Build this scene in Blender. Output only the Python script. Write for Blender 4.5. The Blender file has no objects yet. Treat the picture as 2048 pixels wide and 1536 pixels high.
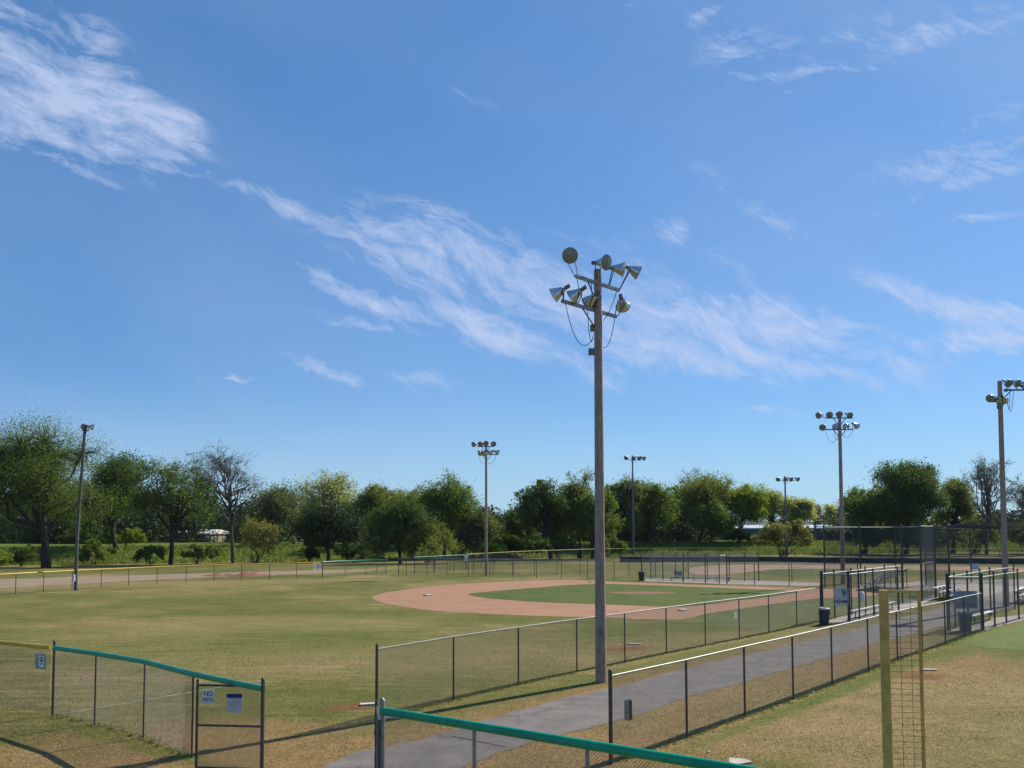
import bpy, math, random
import numpy as np
from mathutils import Vector, Matrix, Euler
sc = bpy.context.scene
R = math.radians
rng = np.random.default_rng(7)
random.seed(5)

# ------------------------------------------------------------------ camera
F, CX, YH, CAMH = 1657.0, 1024.0, 1063.0, 4.9       # focal length and horizon of the 2048x1536 photograph
PITCH, ROLL = R(3.0), R(-0.15)
CY = YH - F*math.tan(PITCH)
cam = bpy.data.objects.new('camera', bpy.data.cameras.new('camera'))
sc.collection.objects.link(cam); sc.camera = cam
ROT = Matrix.Rotation(R(90)+PITCH, 3, 'X') @ Matrix.Rotation(ROLL, 3, 'Z')
cam.matrix_world = Matrix.Translation((0, 0, CAMH)) @ ROT.to_4x4()
cam.data.sensor_width = 36; cam.data.lens = 36*F/2048
cam.data.shift_y = (CY-768)/2048
cam.data.clip_start = 0.1; cam.data.clip_end = 9000
def ray(px, py): return ROT @ Vector(((px-CX)/F, -(py-CY)/F, -1))
def G(px, py, z=0.0):                                # photo point -> place on the ground (height z)
    d = ray(px, py); t = (z-CAMH)/d.z
    return Vector((d.x*t, d.y*t, z))
def W(px, py, Y):                                    # photo point -> place at distance Y
    d = ray(px, py); t = Y/d.y
    return Vector((d.x*t, Y, CAMH+d.z*t))

# ------------------------------------------------------------------ sun, sky, exposure
SUN_E = R(40.5); SUN_A = math.atan2(.75, .66)
sdir = Vector((math.cos(SUN_E)*math.sin(SUN_A), math.cos(SUN_E)*math.cos(SUN_A), math.sin(SUN_E)))
sun = bpy.data.objects.new('sun', bpy.data.lights.new('sun', 'SUN')); sc.collection.objects.link(sun)
sun.data.energy = 5.0; sun.data.angle = R(0.5); sun.data.color = (1, .93, .80)
sun.rotation_mode = 'QUATERNION'; sun.rotation_quaternion = sdir.to_track_quat('Z', 'Y'); sun.location = (0, 0, 60)
sc.view_settings.view_transform = 'Standard'; sc.view_settings.look = 'None'
sc.view_settings.gamma = 1; sc.view_settings.use_curve_mapping = False
sc.view_settings.exposure = 0.25
SKYTINT = (.57, .895, 1.19); CLOUDC = (5.6, 6.6, 9.0)

class NT:                                            # small node-tree helper
    def __init__(s, tree): s.t = tree; s.n = tree.nodes; s.l = tree.links
    def node(s, typ, **kw):
        n = s.n.new(typ)
        for k, v in kw.items():
            if k.startswith('i_'): s.put(n, k[2:], v)
            else: setattr(n, k, v)
        return n
    def put(s, n, k, v):
        k = int(k) if k.isdigit() else k
        if isinstance(v, bpy.types.NodeSocket): s.l.new(v, n.inputs[k])
        else: n.inputs[k].default_value = v
    def math(s, op, a, b=0.0, clamp=False, c=None):
        n = s.n.new('ShaderNodeMath'); n.operation = op; n.use_clamp = clamp
        s.put(n, '0', a); s.put(n, '1', b)
        if c is not None: s.put(n, '2', c)
        return n.outputs[0]
    def vmath(s, op, a, b=(0, 0, 0)):
        n = s.n.new('ShaderNodeVectorMath'); n.operation = op
        s.put(n, '0', a); s.put(n, '1', b); return n.outputs[0]
    def noise(s, vec, scale, detail=4, rough=.55, dist=0, out=0):
        n = s.n.new('ShaderNodeTexNoise'); s.l.new(vec, n.inputs['Vector'])
        n.inputs['Scale'].default_value = scale; n.inputs['Detail'].default_value = detail
        n.inputs['Roughness'].default_value = rough; n.inputs['Distortion'].default_value = dist
        return n.outputs[out]
    def mrange(s, v, a, b, c=0.0, d=1.0, smooth=True):
        n = s.n.new('ShaderNodeMapRange'); n.interpolation_type = 'SMOOTHSTEP' if smooth else 'LINEAR'
        s.put(n, '0', v); s.put(n, '1', a); s.put(n, '2', b); s.put(n, '3', c); s.put(n, '4', d); return n.outputs[0]
    def mapping(s, vec, loc=(0, 0, 0), rot=(0, 0, 0), scale=(1, 1, 1), typ='POINT'):
        n = s.n.new('ShaderNodeMapping'); n.vector_type = typ; s.l.new(vec, n.inputs[0])
        n.inputs[1].default_value = loc; n.inputs[2].default_value = rot; n.inputs[3].default_value = scale
        return n.outputs[0]
    def mix(s, f, a, b, blend='MIX'):
        n = s.n.new('ShaderNodeMix'); n.data_type = 'RGBA'; n.blend_type = blend
        for k, v in ((0, f), (6, a), (7, b)):
            if isinstance(v, bpy.types.NodeSocket): s.l.new(v, n.inputs[k])
            else: n.inputs[k].default_value = v if k == 0 else (*v[:3], 1)
        return n.outputs[2]

world = bpy.data.worlds.new('World'); sc.world = world; world.use_nodes = True
w = NT(world.node_tree); w.n.clear()
sky = w.node('ShaderNodeTexSky'); sky.sky_type = 'NISHITA'; sky.sun_disc = False
sky.sun_elevation = SUN_E; sky.sun_rotation = SUN_A
sky.air_density = 1.0; sky.dust_density = 0.25; sky.ozone_density = 2.0; sky.altitude = 300
tc = w.node('ShaderNodeTexCoord').outputs['Generated']
sep = w.node('ShaderNodeSeparateXYZ'); w.l.new(tc, sep.inputs[0])
fy = w.math('MAXIMUM', sep.outputs[1], 0.05)
cmb = w.node('ShaderNodeCombineXYZ')
w.l.new(w.math('DIVIDE', sep.outputs[0], fy), cmb.inputs[0]); w.l.new(w.math('DIVIDE', sep.outputs[2], fy), cmb.inputs[1])
uv = cmb.outputs[0]
def warp(v, sc_, amt, det=4):
    q = w.vmath('SCALE', w.vmath('SUBTRACT', w.noise(v, sc_, det, .6, out=1), (.5, .5, .5))); q.node.inputs[3].default_value = amt
    return w.vmath('ADD', v, q)
uvm = warp(warp(uv, 4, .05, 2), 22, .038, 4)             # cloud outlines
uvf = warp(uv, 3.0, .12, 3)                           # bends the fibres
def fibre(rot, stretch, scale, seed, rough=.62, wp=.35):
    v = w.mapping(uvf, (seed, seed*.7, 0), (0, 0, R(rot)), (1, 1, 1))
    v = w.mapping(v, (0, 0, 0), (0, 0, 0), (scale/stretch, scale, 1))
    return w.noise(v, 1, 8, rough, wp)
fibA = fibre(27, 3.6, 18, 1.3, .66); fibB = fibre(-9, 6.0, 17, 4.1, .66); fibC = fibre(20, 4.0, 70, 8.3, .7, .5); fibD = fibre(50, 2.0, 34, 3.3, .7, 1.2)
def blob(px, py, rx, ry, rot, s):                    # a cloud's place in the sky, as directions
    d = ray(px, py); u, v = d.x/d.y, d.z/d.y
    m = w.mapping(uvm, (u, v, 0), (0, 0, R(-rot)), (rx/F, ry/F, 1), 'TEXTURE')
    ln = w.vmath('LENGTH', m).node.outputs['Value']
    return w.math('MULTIPLY', w.mrange(ln, 1.5, 0.0), s)
def addall(lst):
    o = blob(*lst[0])
    for b in lst[1:]: o = w.math('ADD', o, blob(*b))
    return w.math('MINIMUM', o, 1.15)
denA = addall([(40, 130, 330, 150, 32, .85), (230, 240, 220, 85, 30, .8), (350, 250, 90, 60, 40, .5), (60, 265, 170, 45, 14, .4), (190, 100, 60, 110, -25, .3), (150, 330, 110, 12, 30, .65), (400, 355, 200, 17, 20, .62),
    (590, 425, 90, 22, 12, .5), (905, 485, 110, 34, 30, 1.0), (880, 440, 200, 60, 15, .35), (690, 585, 210, 26, 26, .85), (930, 662, 290, 28, 17, .8), (1000, 560, 260, 70, 18, .42),
    (630, 733, 190, 14, 17, .85), (740, 660, 120, 13, 14, .6), (1345, 445, 44, 30, 40, 1.0), (1480, 410, 190, 40, 32, .42), (930, 195, 80, 20, 25, .32),
    (1830, 578, 110, 32, 12, 1.0), (1980, 630, 150, 28, 4, 1.0), (1990, 680, 130, 26, 2, .9), (1510, 650, 330, 46, 6, .55), (1480, 730, 330, 34, 9, .5), (1215, 745, 60, 60, -20, .5), (830, 760, 100, 16, 3, .42), (470, 752, 60, 6, 5, .65), (1530, 825, 60, 8, 5, .5), (1080, 590, 520, 130, 14, .36), (1480, 690, 420, 110, 10, .30), (800, 520, 260, 80, 25, .35), (1760, 700, 260, 60, 6, .35), (1420, 500, 300, 90, 15, .26)])
denB = addall([(1480, 100, 190, 70, 20, .30), (1640, 136, 240, 12, -4, .50), (1960, 290, 210, 80, -16, .72), (1900, 380, 160, 16, -14, .65), (1900, 50, 420, 50, -6, .42),
    (1270, 0, 100, 7, 0, .6), (1415, 22, 60, 15, -28, .6), (1960, 440, 80, 11, -8, .65), (1570, 178, 60, 9, -18, .45), (1970, 140, 140, 22, -16, .35), (1650, 90, 320, 50, 0, .20)])
def cl(den, fib, fib2):
    f = w.math('ADD', w.math('MULTIPLY', fib, .55), w.math('ADD', w.math('MULTIPLY', fibC, .27), w.math('MULTIPLY', fib2, .18)))
    f = w.mrange(f, .38, .62, 0, 1, False)
    m = w.mrange(w.math('ADD', w.math('MULTIPLY', f, .95), w.math('MULTIPLY', den, .50)), .60, 1.32, 0, 1, False)
    return w.math('MULTIPLY', m, w.math('MINIMUM', w.math('MULTIPLY', den, 2.2), 1.0))
veil = w.math('MULTIPLY', w.mrange(fibre(18, 3.0, 2.4, 2.2, .5), .36, .68), .17)
side = w.mrange(sep.outputs[0], -.3, .6, 0, .05)
cov = w.math('ADD', w.math('MAXIMUM', cl(denA, fibA, fibD), cl(denB, fibB, fibD)), w.math('ADD', veil, side), clamp=True)
cov = w.math('MULTIPLY', cov, .78)
tint = w.mix(1.0, sky.outputs[0], SKYTINT, 'MULTIPLY')
tint = w.mix(.35, tint, (1.28, 3.40, 7.1))
low = w.mrange(w.math('DIVIDE', sep.outputs[2], fy), .20, -.03, 0, .62)
tint = w.mix(low, tint, (5.0, 7.2, 8.7))
skc = w.mix(cov, tint, CLOUDC)
bg = w.node('ShaderNodeBackground'); w.l.new(skc, bg.inputs[0]); bg.inputs[1].default_value = 0.084
wo = w.node('ShaderNodeOutputWorld'); w.l.new(bg.outputs[0], wo.inputs[0])

# ------------------------------------------------------------------ materials
MATS = {}
def mat(name, col, rough=.7, metal=0.0, var=.15, scale=6.0, bump=0.0, bscale=40.0, stretch=(1, 1, 1), col2=None, lo=.35, hi=.65, spec=.3):
    if name in MATS: return MATS[name]
    m = bpy.data.materials.new(name); m.use_nodes = True; t = NT(m.node_tree); t.n.clear()
    o = t.node('ShaderNodeOutputMaterial'); p = t.node('ShaderNodeBsdfPrincipled'); t.l.new(p.outputs[0], o.inputs[0])
    c = t.node('ShaderNodeTexCoord').outputs['Object']; c = t.mapping(c, scale=stretch)
    n = t.noise(c, scale, 6, .6)
    c2 = col2 if col2 else tuple(x*(1-2*var) for x in col)
    f = t.mrange(n, lo, hi)
    t.l.new(t.mix(f, col, c2), p.inputs['Base Color'])
    p.inputs['Roughness'].default_value = rough; p.inputs['Metallic'].default_value = metal
    p.inputs['Specular IOR Level'].default_value = spec
    if bump:
        b = t.node('ShaderNodeBump'); b.inputs['Strength'].default_value = bump; b.inputs['Distance'].default_value = .02
        t.l.new(t.noise(c, bscale, 5, .6), b.inputs['Height']); t.l.new(b.outputs[0], p.inputs['Normal'])
    MATS[name] = m; return m
galv = mat('galvanised steel', (.30, .31, .31), .55, .6, .12, 9)
darkpost = mat('weathered dark steel', (.10, .095, .095), .5, .55, .15, 8)
wirem = mat('chain link wire', (.21, .20, .18), .55, .3, .12, 4)
wiredark = mat('vinyl coated wire', (.055, .062, .072), .6, .1, .1, 4)
wood = mat('weathered pole wood', (.44, .315, .25), .9, 0, .24, 5, .8, 30, (6, 6, .5))
greenpad = mat('green vinyl rail cap', (.0, .31, .16), .30, 0, .12, 3, spec=.45)
yellowpad = mat('yellow vinyl rail cap', (.62, .42, .03), .45, 0, .12, 3, spec=.5)
yellowpaint = mat('faded yellow paint', (.62, .385, .11), .6, 0, .14, 5, .2, 60)
white = mat('white paint', (.78, .77, .74), .6, 0, .06, 9)
dirtywhite = mat('worn white rubber', (.66, .60, .54), .7, 0, .15, 8)
signface = mat('sign face', (.62, .63, .66), .6, 0, .05, 6)
black = mat('black lettering', (.015, .015, .018), .6, 0, .1)
navy = mat('navy print', (.02, .035, .13), .6, 0, .1)
alum = mat('aluminium plank', (.62, .62, .60), .42, .5, .08, 5, stretch=(1, 1, 6))
reflector = mat('spun aluminium reflector', (.58, .60, .62), .22, .95, .12, 6)
lensm = mat('dusty lamp glass', (.22, .20, .17), .25, 0, .12, 4, spec=.6)
castm = mat('cast lamp housing', (.16, .17, .18), .5, .6, .1)
binm = mat('dark blue grey bin plastic', (.045, .053, .072), .5, 0, .12, 5)
bingreen = mat('green grey bin plastic', (.055, .075, .08), .5, 0, .15, 5)
binrim = mat('grey bin rim', (.30, .31, .33), .5, 0, .1)
bark = mat('tree bark', (.062, .050, .040), .95, 0, .25, 3, .5, 20)
barkgrey = mat('grey tree bark', (.17, .145, .12), .95, 0, .25, 3, .5, 20)
concrete = mat('concrete', (.36, .31, .26), .9, 0, .14, 2.5, .3, 30)
reddirt = mat('red clay', (.30, .105, .050), .95, 0, .2, 3.5, .6, 25)

# ------------------------------------------------------------------ mesh helpers
def link(name, me, parent=None, smooth=False):
    o = bpy.data.objects.new(name, me); sc.collection.objects.link(o)
    if parent: o.parent = parent
    if smooth:
        me.polygons.foreach_set('use_smooth', np.ones(len(me.polygons), dtype=bool))
    return o
def tag(o, label=None, cat=None, group=None, kind=None):
    if label: o['label'] = label
    if cat: o['category'] = cat
    if group: o['group'] = group
    if kind: o['kind'] = kind
    return o
def empty(name, loc, label, cat, group=None, rz=0):
    o = bpy.data.objects.new(name, None); sc.collection.objects.link(o)
    o.location = loc; o.rotation_euler = (0, 0, rz); o.empty_display_size = .3
    return tag(o, label, cat, group)
class MB:
    def __init__(s, org=(0, 0, 0)): s.v = []; s.f = []; s.o = Vector(org)
    def add(s, vs, fs):
        b = len(s.v); s.v += [tuple(Vector(v)-s.o) for v in vs]; s.f += [tuple(b+i for i in f) for f in fs]
    def box(s, c, size, rz=0, M=None):
        hx, hy, hz = size[0]/2, size[1]/2, size[2]/2
        m = M if M is not None else Matrix.Rotation(rz, 3, 'Z')
        vs = [Vector(c)+m@Vector((x*hx, y*hy, z*hz)) for x in (-1, 1) for y in (-1, 1) for z in (-1, 1)]
        s.add(vs, [(0, 1, 3, 2), (4, 6, 7, 5), (0, 4, 5, 1), (2, 3, 7, 6), (0, 2, 6, 4), (1, 5, 7, 3)])
    def beam(s, a, b, wd, h):                       # rectangular bar between two points
        a, b = Vector(a), Vector(b); d = b-a; L = d.length; d.normalize()
        up = Vector((0, 0, 1)) if abs(d.z) < .95 else Vector((0, 1, 0))
        sd = d.cross(up).normalized(); up = sd.cross(d)
        M = Matrix((d, sd, up)).transposed(); s.box((a+b)/2, (L, wd, h), M=M)
    def tube(s, pts, rad, n=8, cap=True):
        pts = [Vector(p) for p in pts]; rs = rad if isinstance(rad, (list, tuple)) else [rad]*len(pts)
        vs = []; fs = []; pv = None
        for i, p in enumerate(pts):
            d = (pts[min(i+1, len(pts)-1)]-pts[max(i-1, 0)]).normalized()
            if pv is None: pv = d.orthogonal().normalized()
            pv = (pv-d*pv.dot(d)); pv = pv.normalized() if pv.length > 1e-6 else d.orthogonal().normalized()
            q = d.cross(pv)
            for k in range(n):
                a = 2*math.pi*k/n; vs.append(p+(pv*math.cos(a)+q*math.sin(a))*rs[i])
        for i in range(len(pts)-1):
            for k in range(n):
                a, b = i*n+k, i*n+(k+1) % n; fs.append((a, b, b+n, a+n))
        if cap: fs.append(tuple(range(n-1, -1, -1))); fs.append(tuple((len(pts)-1)*n+k for k in range(n)))
        s.add(vs, fs)
    def lathe(s, prof, n=24, M=None, org=(0, 0, 0)):  # profile of (radius, height) about +Z of M
        M = M if M is not None else Matrix.Identity(3); vs = []; fs = []
        for r, z in prof:
            for k in range(n):
                a = 2*math.pi*k/n; vs.append(Vector(org)+M@Vector((r*math.cos(a), r*math.sin(a), z)))
        for i in range(len(prof)-1):
            for k in range(n):
                a, b = i*n+k, i*n+(k+1) % n; fs.append((a, b, b+n, a+n))
        s.add(vs, fs)
    def build(s, name, m, parent=None, smooth=False):
        me = bpy.data.meshes.new(name); me.from_pydata(s.v, [], s.f); me.materials.append(m)
        o = link(name, me, parent, False)
        if smooth:
            me.polygons.foreach_set('use_smooth', np.ones(len(me.polygons), dtype=bool)); me.set_sharp_from_angle(angle=R(40))
        return o
def npmesh(name, V, Q, m, parent=None, attr=None):
    me = bpy.data.meshes.new(name); nq = len(Q); k = Q.shape[1]
    me.vertices.add(len(V)); me.vertices.foreach_set('co', np.asarray(V, dtype=np.float32).ravel())
    me.loops.add(nq*k); me.loops.foreach_set('vertex_index', Q.astype(np.int32).ravel())
    me.polygons.add(nq); me.polygons.foreach_set('loop_start', np.arange(0, nq*k, k, dtype=np.int32))
    me.polygons.foreach_set('loop_total', np.full(nq, k, dtype=np.int32))
    if attr is not None:
        a = me.attributes.new('tint', 'FLOAT', 'FACE'); a.data.foreach_set('value', attr.astype(np.float32))
    me.update(); me.materials.append(m)
    return link(name, me, parent)

# ------------------------------------------------------------------ ground
def foot(X): return 125+(np.clip(X, -400, 100)+75)*.352
def smooth(t): t = np.clip(t, 0, 1); return t*t*(3-2*t)
def elev(X, Y):
    b = 2.35*smooth((Y-foot(X))/17)
    return b
def gz(x, y): return float(elev(np.float64(x), np.float64(y)))
def ground_mat():
    m = bpy.data.materials.new('grass ground'); m.use_nodes = True; t = NT(m.node_tree); t.n.clear()
    o = t.node('ShaderNodeOutputMaterial'); p = t.node('ShaderNodeBsdfPrincipled'); t.l.new(p.outputs[0], o.inputs[0])
    P = t.node('ShaderNodeNewGeometry').outputs['Position']
    n_big = t.noise(P, .09, 5, .6); n_mid = t.noise(P, .55, 6, .65); n_fine = t.noise(P, 9, 5, .7)
    n_row = t.noise(t.mapping(P, rot=(0, 0, R(32)), scale=(.35, 2.6, 1)), .8, 5, .6)
    olive = t.mix(t.mrange(n_mid, .35, .68), (.112, .128, .034), (.160, .155, .050))
    dry = t.mix(t.mrange(n_mid, .35, .68), (.335, .248, .136), (.240, .184, .092))
    green = t.mix(t.mrange(n_mid, .3, .7), (.095, .135, .028), (.145, .165, .045))
    brown = t.mix(t.mrange(n_mid, .35, .65), (.315, .190, .108), (.250, .168, .080))
    wv = t.vmath('SCALE', t.vmath('SUBTRACT', t.noise(P, .35, 5, .65, out=1), (.5, .5, .5))); wv.node.inputs[3].default_value = 3.0
    Pw = t.vmath('ADD', P, wv)
    w2 = t.vmath('SCALE', t.vmath('SUBTRACT', t.noise(P, 1.6, 4, .7, out=1), (.5, .5, .5))); w2.node.inputs[3].default_value = .9
    P2 = t.vmath('ADD', P, w2)
    def patch(cx, cy, rx, ry, rot, soft=.5, s=1.0, V=None):
        mm = t.mapping(V or Pw, (cx, cy, 0), (0, 0, R(rot)), (rx, ry, 1e6), 'TEXTURE')
        return t.math('MULTIPLY', t.mrange(t.vmath('LENGTH', mm).node.outputs['Value'], 1+soft, 1-soft), s)
    def patches(l, V=None):
        o = patch(*l[0], V=V)
        for b in l[1:]: o = t.math('MAXIMUM', o, patch(*b, V=V))
        return o
    mixv = t.math('ADD', t.math('MULTIPLY', n_big, .6), t.math('MULTIPLY', n_row, .4))
    col = t.mix(t.mrange(mixv, .45, .625), olive, dry)
    # dry brown verges beside the path, round the near gates and in the field on the right
    br = patches([(11.3, 29.9, 13.5, .85, 47.8, .25), (5, 26.2, 6, .7, 48, .4), (4, 24.5, 22, 2.6, 48.5, .35), (1.5, 19, 9, 5, 48, .5), (-5, 19, 5, 2.2, -30, .5), (-8, 17.5, 4.5, 2.6, -30, .5), (20, 34, 22, 2.2, 48.5, .35), (12, 25, 14, 2.0, 48.5, .4)])
    col = t.mix(t.math('MULTIPLY', br, .9), col, brown)
    dr = patches([(12, 22, 9, 7, 0, .5), (-4, 33, 8, 4, 10, .6), (8, 36, 10, 3, 35, .5), (-15, 45, 9, 3.5, 5, .6), (-42, 78, 30, 5, 12, .4), (14, 16, 8, 6, 0, .6)])
    col = t.mix(t.math('MULTIPLY', dr, .62), col, dry)
    # greener grass: by home plate, along the fences, in the right field corner and on the bank
    gr = patches([(17, 54, 10, 2.6, 42, .35), (24, 36.5, 7.5, 2.6, 48, .3), (-25, 60, 14, 3.5, 0, .7, .3), (-14, 38, 14, 6, 10, .7, .3), (42, 50, 12, 8, 40, .4)])
    gr = t.math('MAXIMUM', gr, patches([(6.9, 32.9, 15, .45, 49.3, .5, .55), (12.92, 28.9, 14, .38, 47.8, .5, .85), (20, 36.2, 7, .9, 47.8, .5, .8), (4.2, 16.4, 2.4, .8, 40, .6, .9), (-9, 19.7, 4.2, .35, -37, .5, .6)], P2))
    col = t.mix(gr, col, green)
    sp = t.node('ShaderNodeSeparateXYZ'); t.l.new(P, sp.inputs[0])
    bank = t.mrange(sp.outputs[2], .12, .5)
    bankc = t.mix(t.mrange(t.noise(t.mapping(P, scale=(.5, 1, 3)), .8, 6, .7), .35, .65), (.15, .19, .035), (.085, .13, .025))
    col = t.mix(bank, col, bankc)
    # red clay worn patches
    rc = t.math('MULTIPLY', rcfun(t, Pw), .85)
    col = t.mix(rc, col, t.mix(n_fine, (.24, .10, .055), (.19, .095, .055)))
    col = t.mix(1.0, col, (.90, .90, .74), 'MULTIPLY')
    # blades and flecks
    v = t.math('MULTIPLY', t.mrange(n_fine, .28, .72, .62, 1.38, False), t.mrange(t.noise(P, 2.6, 5, .7), .3, .7, .80, 1.2, False))
    bl = t.noise(t.mapping(P, scale=(1, .55, 1)), 42, 3, .7)
    v = t.math('MULTIPLY', v, t.mrange(bl, .3, .7, .55, 1.46, False))
    v = t.math('MULTIPLY', v, t.mrange(t.noise(t.mapping(P, scale=(.7, 1.2, 1)), 19, 3, .7), .3, .7, .72, 1.28, False))
    hsv = t.node('ShaderNodeHueSaturation'); t.l.new(col, hsv.inputs['Color']); t.l.new(v, hsv.inputs['Value'])
    t.l.new(hsv.outputs[0], p.inputs['Base Color'])
    p.inputs['Roughness'].default_value = .95; p.inputs['Specular IOR Level'].default_value = .08
    b = t.node('ShaderNodeBump'); b.inputs['Strength'].default_value = .7; b.inputs['Distance'].default_value = .035
    t.l.new(t.math('ADD', bl, n_fine), b.inputs['Height']); t.l.new(b.outputs[0], p.inputs['Normal'])
    return m
def rcfun(t, Pw):
    o = None
    for px, py, rx, ry, rot in ((698, 1414, .8, .5, 20), (1250, 1298, 1.25, .8, 40), (1840, 1352, .85, .7, 30), (1015, 1262, 2.2, .25, -8)):
        c = G(px, py)
        mm = t.mapping(Pw, (c.x, c.y, 0), (0, 0, R(rot)), (rx, ry, 1e6), 'TEXTURE')
        # clay patches are small: wobble by a fine noise instead of the broad one
        P = t.node('ShaderNodeNewGeometry').outputs['Position']
        wv = t.vmath('SCALE', t.vmath('SUBTRACT', t.noise(P, 2.0, 5, .7, out=1), (.5, .5, .5))); wv.node.inputs[3].default_value = 1.3
        mm = t.mapping(t.vmath('ADD', P, wv), (c.x, c.y, 0), (0, 0, R(rot)), (rx, ry, 1e6), 'TEXTURE')
        q = t.mrange(t.vmath('LENGTH', mm).node.outputs['Value'], 1.5, .4)
        o = q if o is None else t.math('MAXIMUM', o, q)
    return o
xs = np.concatenate([np.linspace(-2500, -260, 14), np.linspace(-240, 240, 97), np.linspace(260, 2500, 14)])
ys = np.concatenate([np.linspace(-60, 80, 15), np.linspace(84, 230, 74), np.linspace(250, 4000, 24)])
X, Y = np.meshgrid(xs, ys); Z = elev(X, Y)+np.where((Y > foot(X)), (np.sin(X*.21)+np.sin(X*.083+Y*.1))*.08*smooth((Y-foot(X))/8), 0)
V = np.stack([X, Y, Z], -1).reshape(-1, 3); nx = len(xs); ii = np.arange(len(ys)-1)[:, None]*nx+np.arange(nx-1)[None]
Q = np.stack([ii, ii+1, ii+nx+1, ii+nx], -1).reshape(-1, 4)
g = npmesh('ground', V, Q, ground_mat()); tag(g, kind='structure')

def sheet(name, pts, z, m, kind='structure', label=None, cat=None, jit=0.0, sub=.7):
    P = []                                              # outline resampled, slightly ragged
    for i, a in enumerate(pts):
        b = pts[(i+1) % len(pts)]; a = Vector(a); b = Vector(b); L = (b-a).length; n = max(1, int(L/sub))
        for k in range(n):
            p = a.lerp(b, k/n)
            P.append((p.x+random.gauss(0, jit), p.y+random.gauss(0, jit), z))
    import bmesh
    bm = bmesh.new(); vs = [bm.verts.new(p) for p in P]; f = bm.faces.new(vs); f.normal_update()
    if f.normal.z < 0: f.normal_flip()
    bmesh.ops.triangulate(bm, faces=bm.faces[:])
    me = bpy.data.meshes.new(name); bm.to_mesh(me); bm.free(); me.materials.append(m)
    o = link(name, me)
    return tag(o, label, cat, kind=kind)
def smoothpoly(pts, it=2):
    pts = [Vector((p[0], p[1], 0)) for p in pts]
    for _ in range(it):
        q = []
        for i, a in enumerate(pts):
            b = pts[(i+1) % len(pts)]; q += [a*.75+b*.25, a*.25+b*.75]
        pts = q
    return pts
def gp(l): return [G(*p) for p in l]

claym = mat('infield clay', (.365, .192, .108), .95, 0, .07, .5, .35, 30, stretch=(.5, 1.6, 1), col2=(.300, .160, .092), lo=.3, hi=.7)
infgrass = mat('watered infield grass', (.060, .098, .020), .9, 0, .2, .7, .6, 50, stretch=(.45, 1.5, 1), col2=(.112, .126, .030), lo=.32, hi=.68, spec=.1)
midgrass = mat('mown green turf', (.092, .120, .032), .9, 0, .2, .5, .6, 50, col2=(.145, .145, .050), lo=.3, hi=.7, spec=.1)
asphalt = mat('worn asphalt', (.200, .172, .152), .9, 0, .12, 1.3, .5, 60, col2=(.146, .128, .116))
t = NT(asphalt.node_tree); pb = [n for n in t.n if n.type == 'BSDF_PRINCIPLED'][0]; old = pb.inputs['Base Color'].links[0].from_socket
P_ = t.node('ShaderNodeNewGeometry').outputs['Position']; vv = t.node('ShaderNodeTexVoronoi'); vv.feature = 'DISTANCE_TO_EDGE'; vv.inputs['Scale'].default_value = .34
q = t.vmath('SCALE', t.noise(P_, 1.6, 6, .7, out=1)); q.node.inputs[3].default_value = 1.1; t.l.new(t.vmath('ADD', P_, q), vv.inputs['Vector'])
ck = t.math('MULTIPLY', t.mrange(vv.outputs['Distance'], .012, .002), t.mrange(t.noise(P_, .35, 3, .6), .46, .58))
grit = t.mrange(t.noise(P_, 60, 3, .7), .3, .7, .80, 1.18, False); g2 = t.mrange(t.noise(P_, .5, 5, .7), .3, .7, .88, 1.12, False)
hv = t.node('ShaderNodeHueSaturation'); t.l.new(t.mix(t.math('MULTIPLY', ck, .75), old, (.045, .04, .038)), hv.inputs['Color']); t.l.new(t.math('MULTIPLY', grit, g2), hv.inputs['Value']); t.l.new(hv.outputs[0], pb.inputs['Base Color'])
chalk = mat('faded chalk', (.50, .46, .36), .95, 0, .25, 6)
dirt = [(742, 1196), (758, 1187), (805, 1180), (869, 1172), (937, 1167), (1016, 1163), (1095, 1160), (1148, 1159), (1188, 1162), (1240, 1164.3), (1400, 1169.5), (1560, 1174.5), (1640, 1177), (1700, 1178), (1760, 1181), (1770, 1187), (1740, 1192), (1690, 1195), (1640, 1196),
        (1554, 1207), (1465, 1220), (1405, 1229), (1380, 1238), (1330, 1240), (1188, 1234.5), (1095, 1233), (1016, 1230), (937, 1225.5), (858, 1221), (800, 1213), (758, 1204)]
sheet('infield_dirt', smoothpoly(gp(dirt)), .006, claym, jit=.07, sub=.4)
grass_in = [(931, 1188.6), (953, 1185.5), (1016, 1180), (1095, 1173.6), (1148, 1169.6), (1200, 1167.5), (1260, 1169), (1400, 1174), (1530, 1179), (1590, 1182.5), (1595, 1186), (1532, 1195), (1465, 1202), (1397, 1212), (1330, 1214), (1240, 1210), (1148, 1207), (1069, 1204), (1016, 1200), (964, 1196)]
sheet('infield_grass', smoothpoly(gp(grass_in)), .012, infgrass, jit=.08, sub=.4)
md = G(1285, 1186); sheet('pitching_mound', [(md.x+2.6*math.cos(a)*1.0, md.y+1.3*math.sin(a), 0) for a in np.linspace(0, 6.28, 24)[:-1]], .018, mat('mound clay', (.27, .12, .065), .95, 0, .15, 2, .3, 30), jit=.05)
pathpts = [(300, 1700), (560, 1565), (640, 1536), (721, 1503), (850, 1478), (905, 1462), (984, 1436), (1140, 1394), (1180, 1386), (1253, 1369), (1367, 1337), (1485, 1311), (1584, 1290), (1678, 1266), (1757, 1245), (1827, 1229), (1891, 1213), (1960, 1192), (2040, 1172), (2140, 1160),
           (2200, 1166), (2100, 1196), (2010, 1217), (1950, 1234), (1891, 1250), (1827, 1268), (1757, 1285), (1678, 1309), (1583, 1336), (1485, 1366), (1373, 1393.6), (1297, 1423), (1218, 1445), (1152, 1463), (1024, 1496), (921, 1536), (800, 1600), (700, 1700)]
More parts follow.
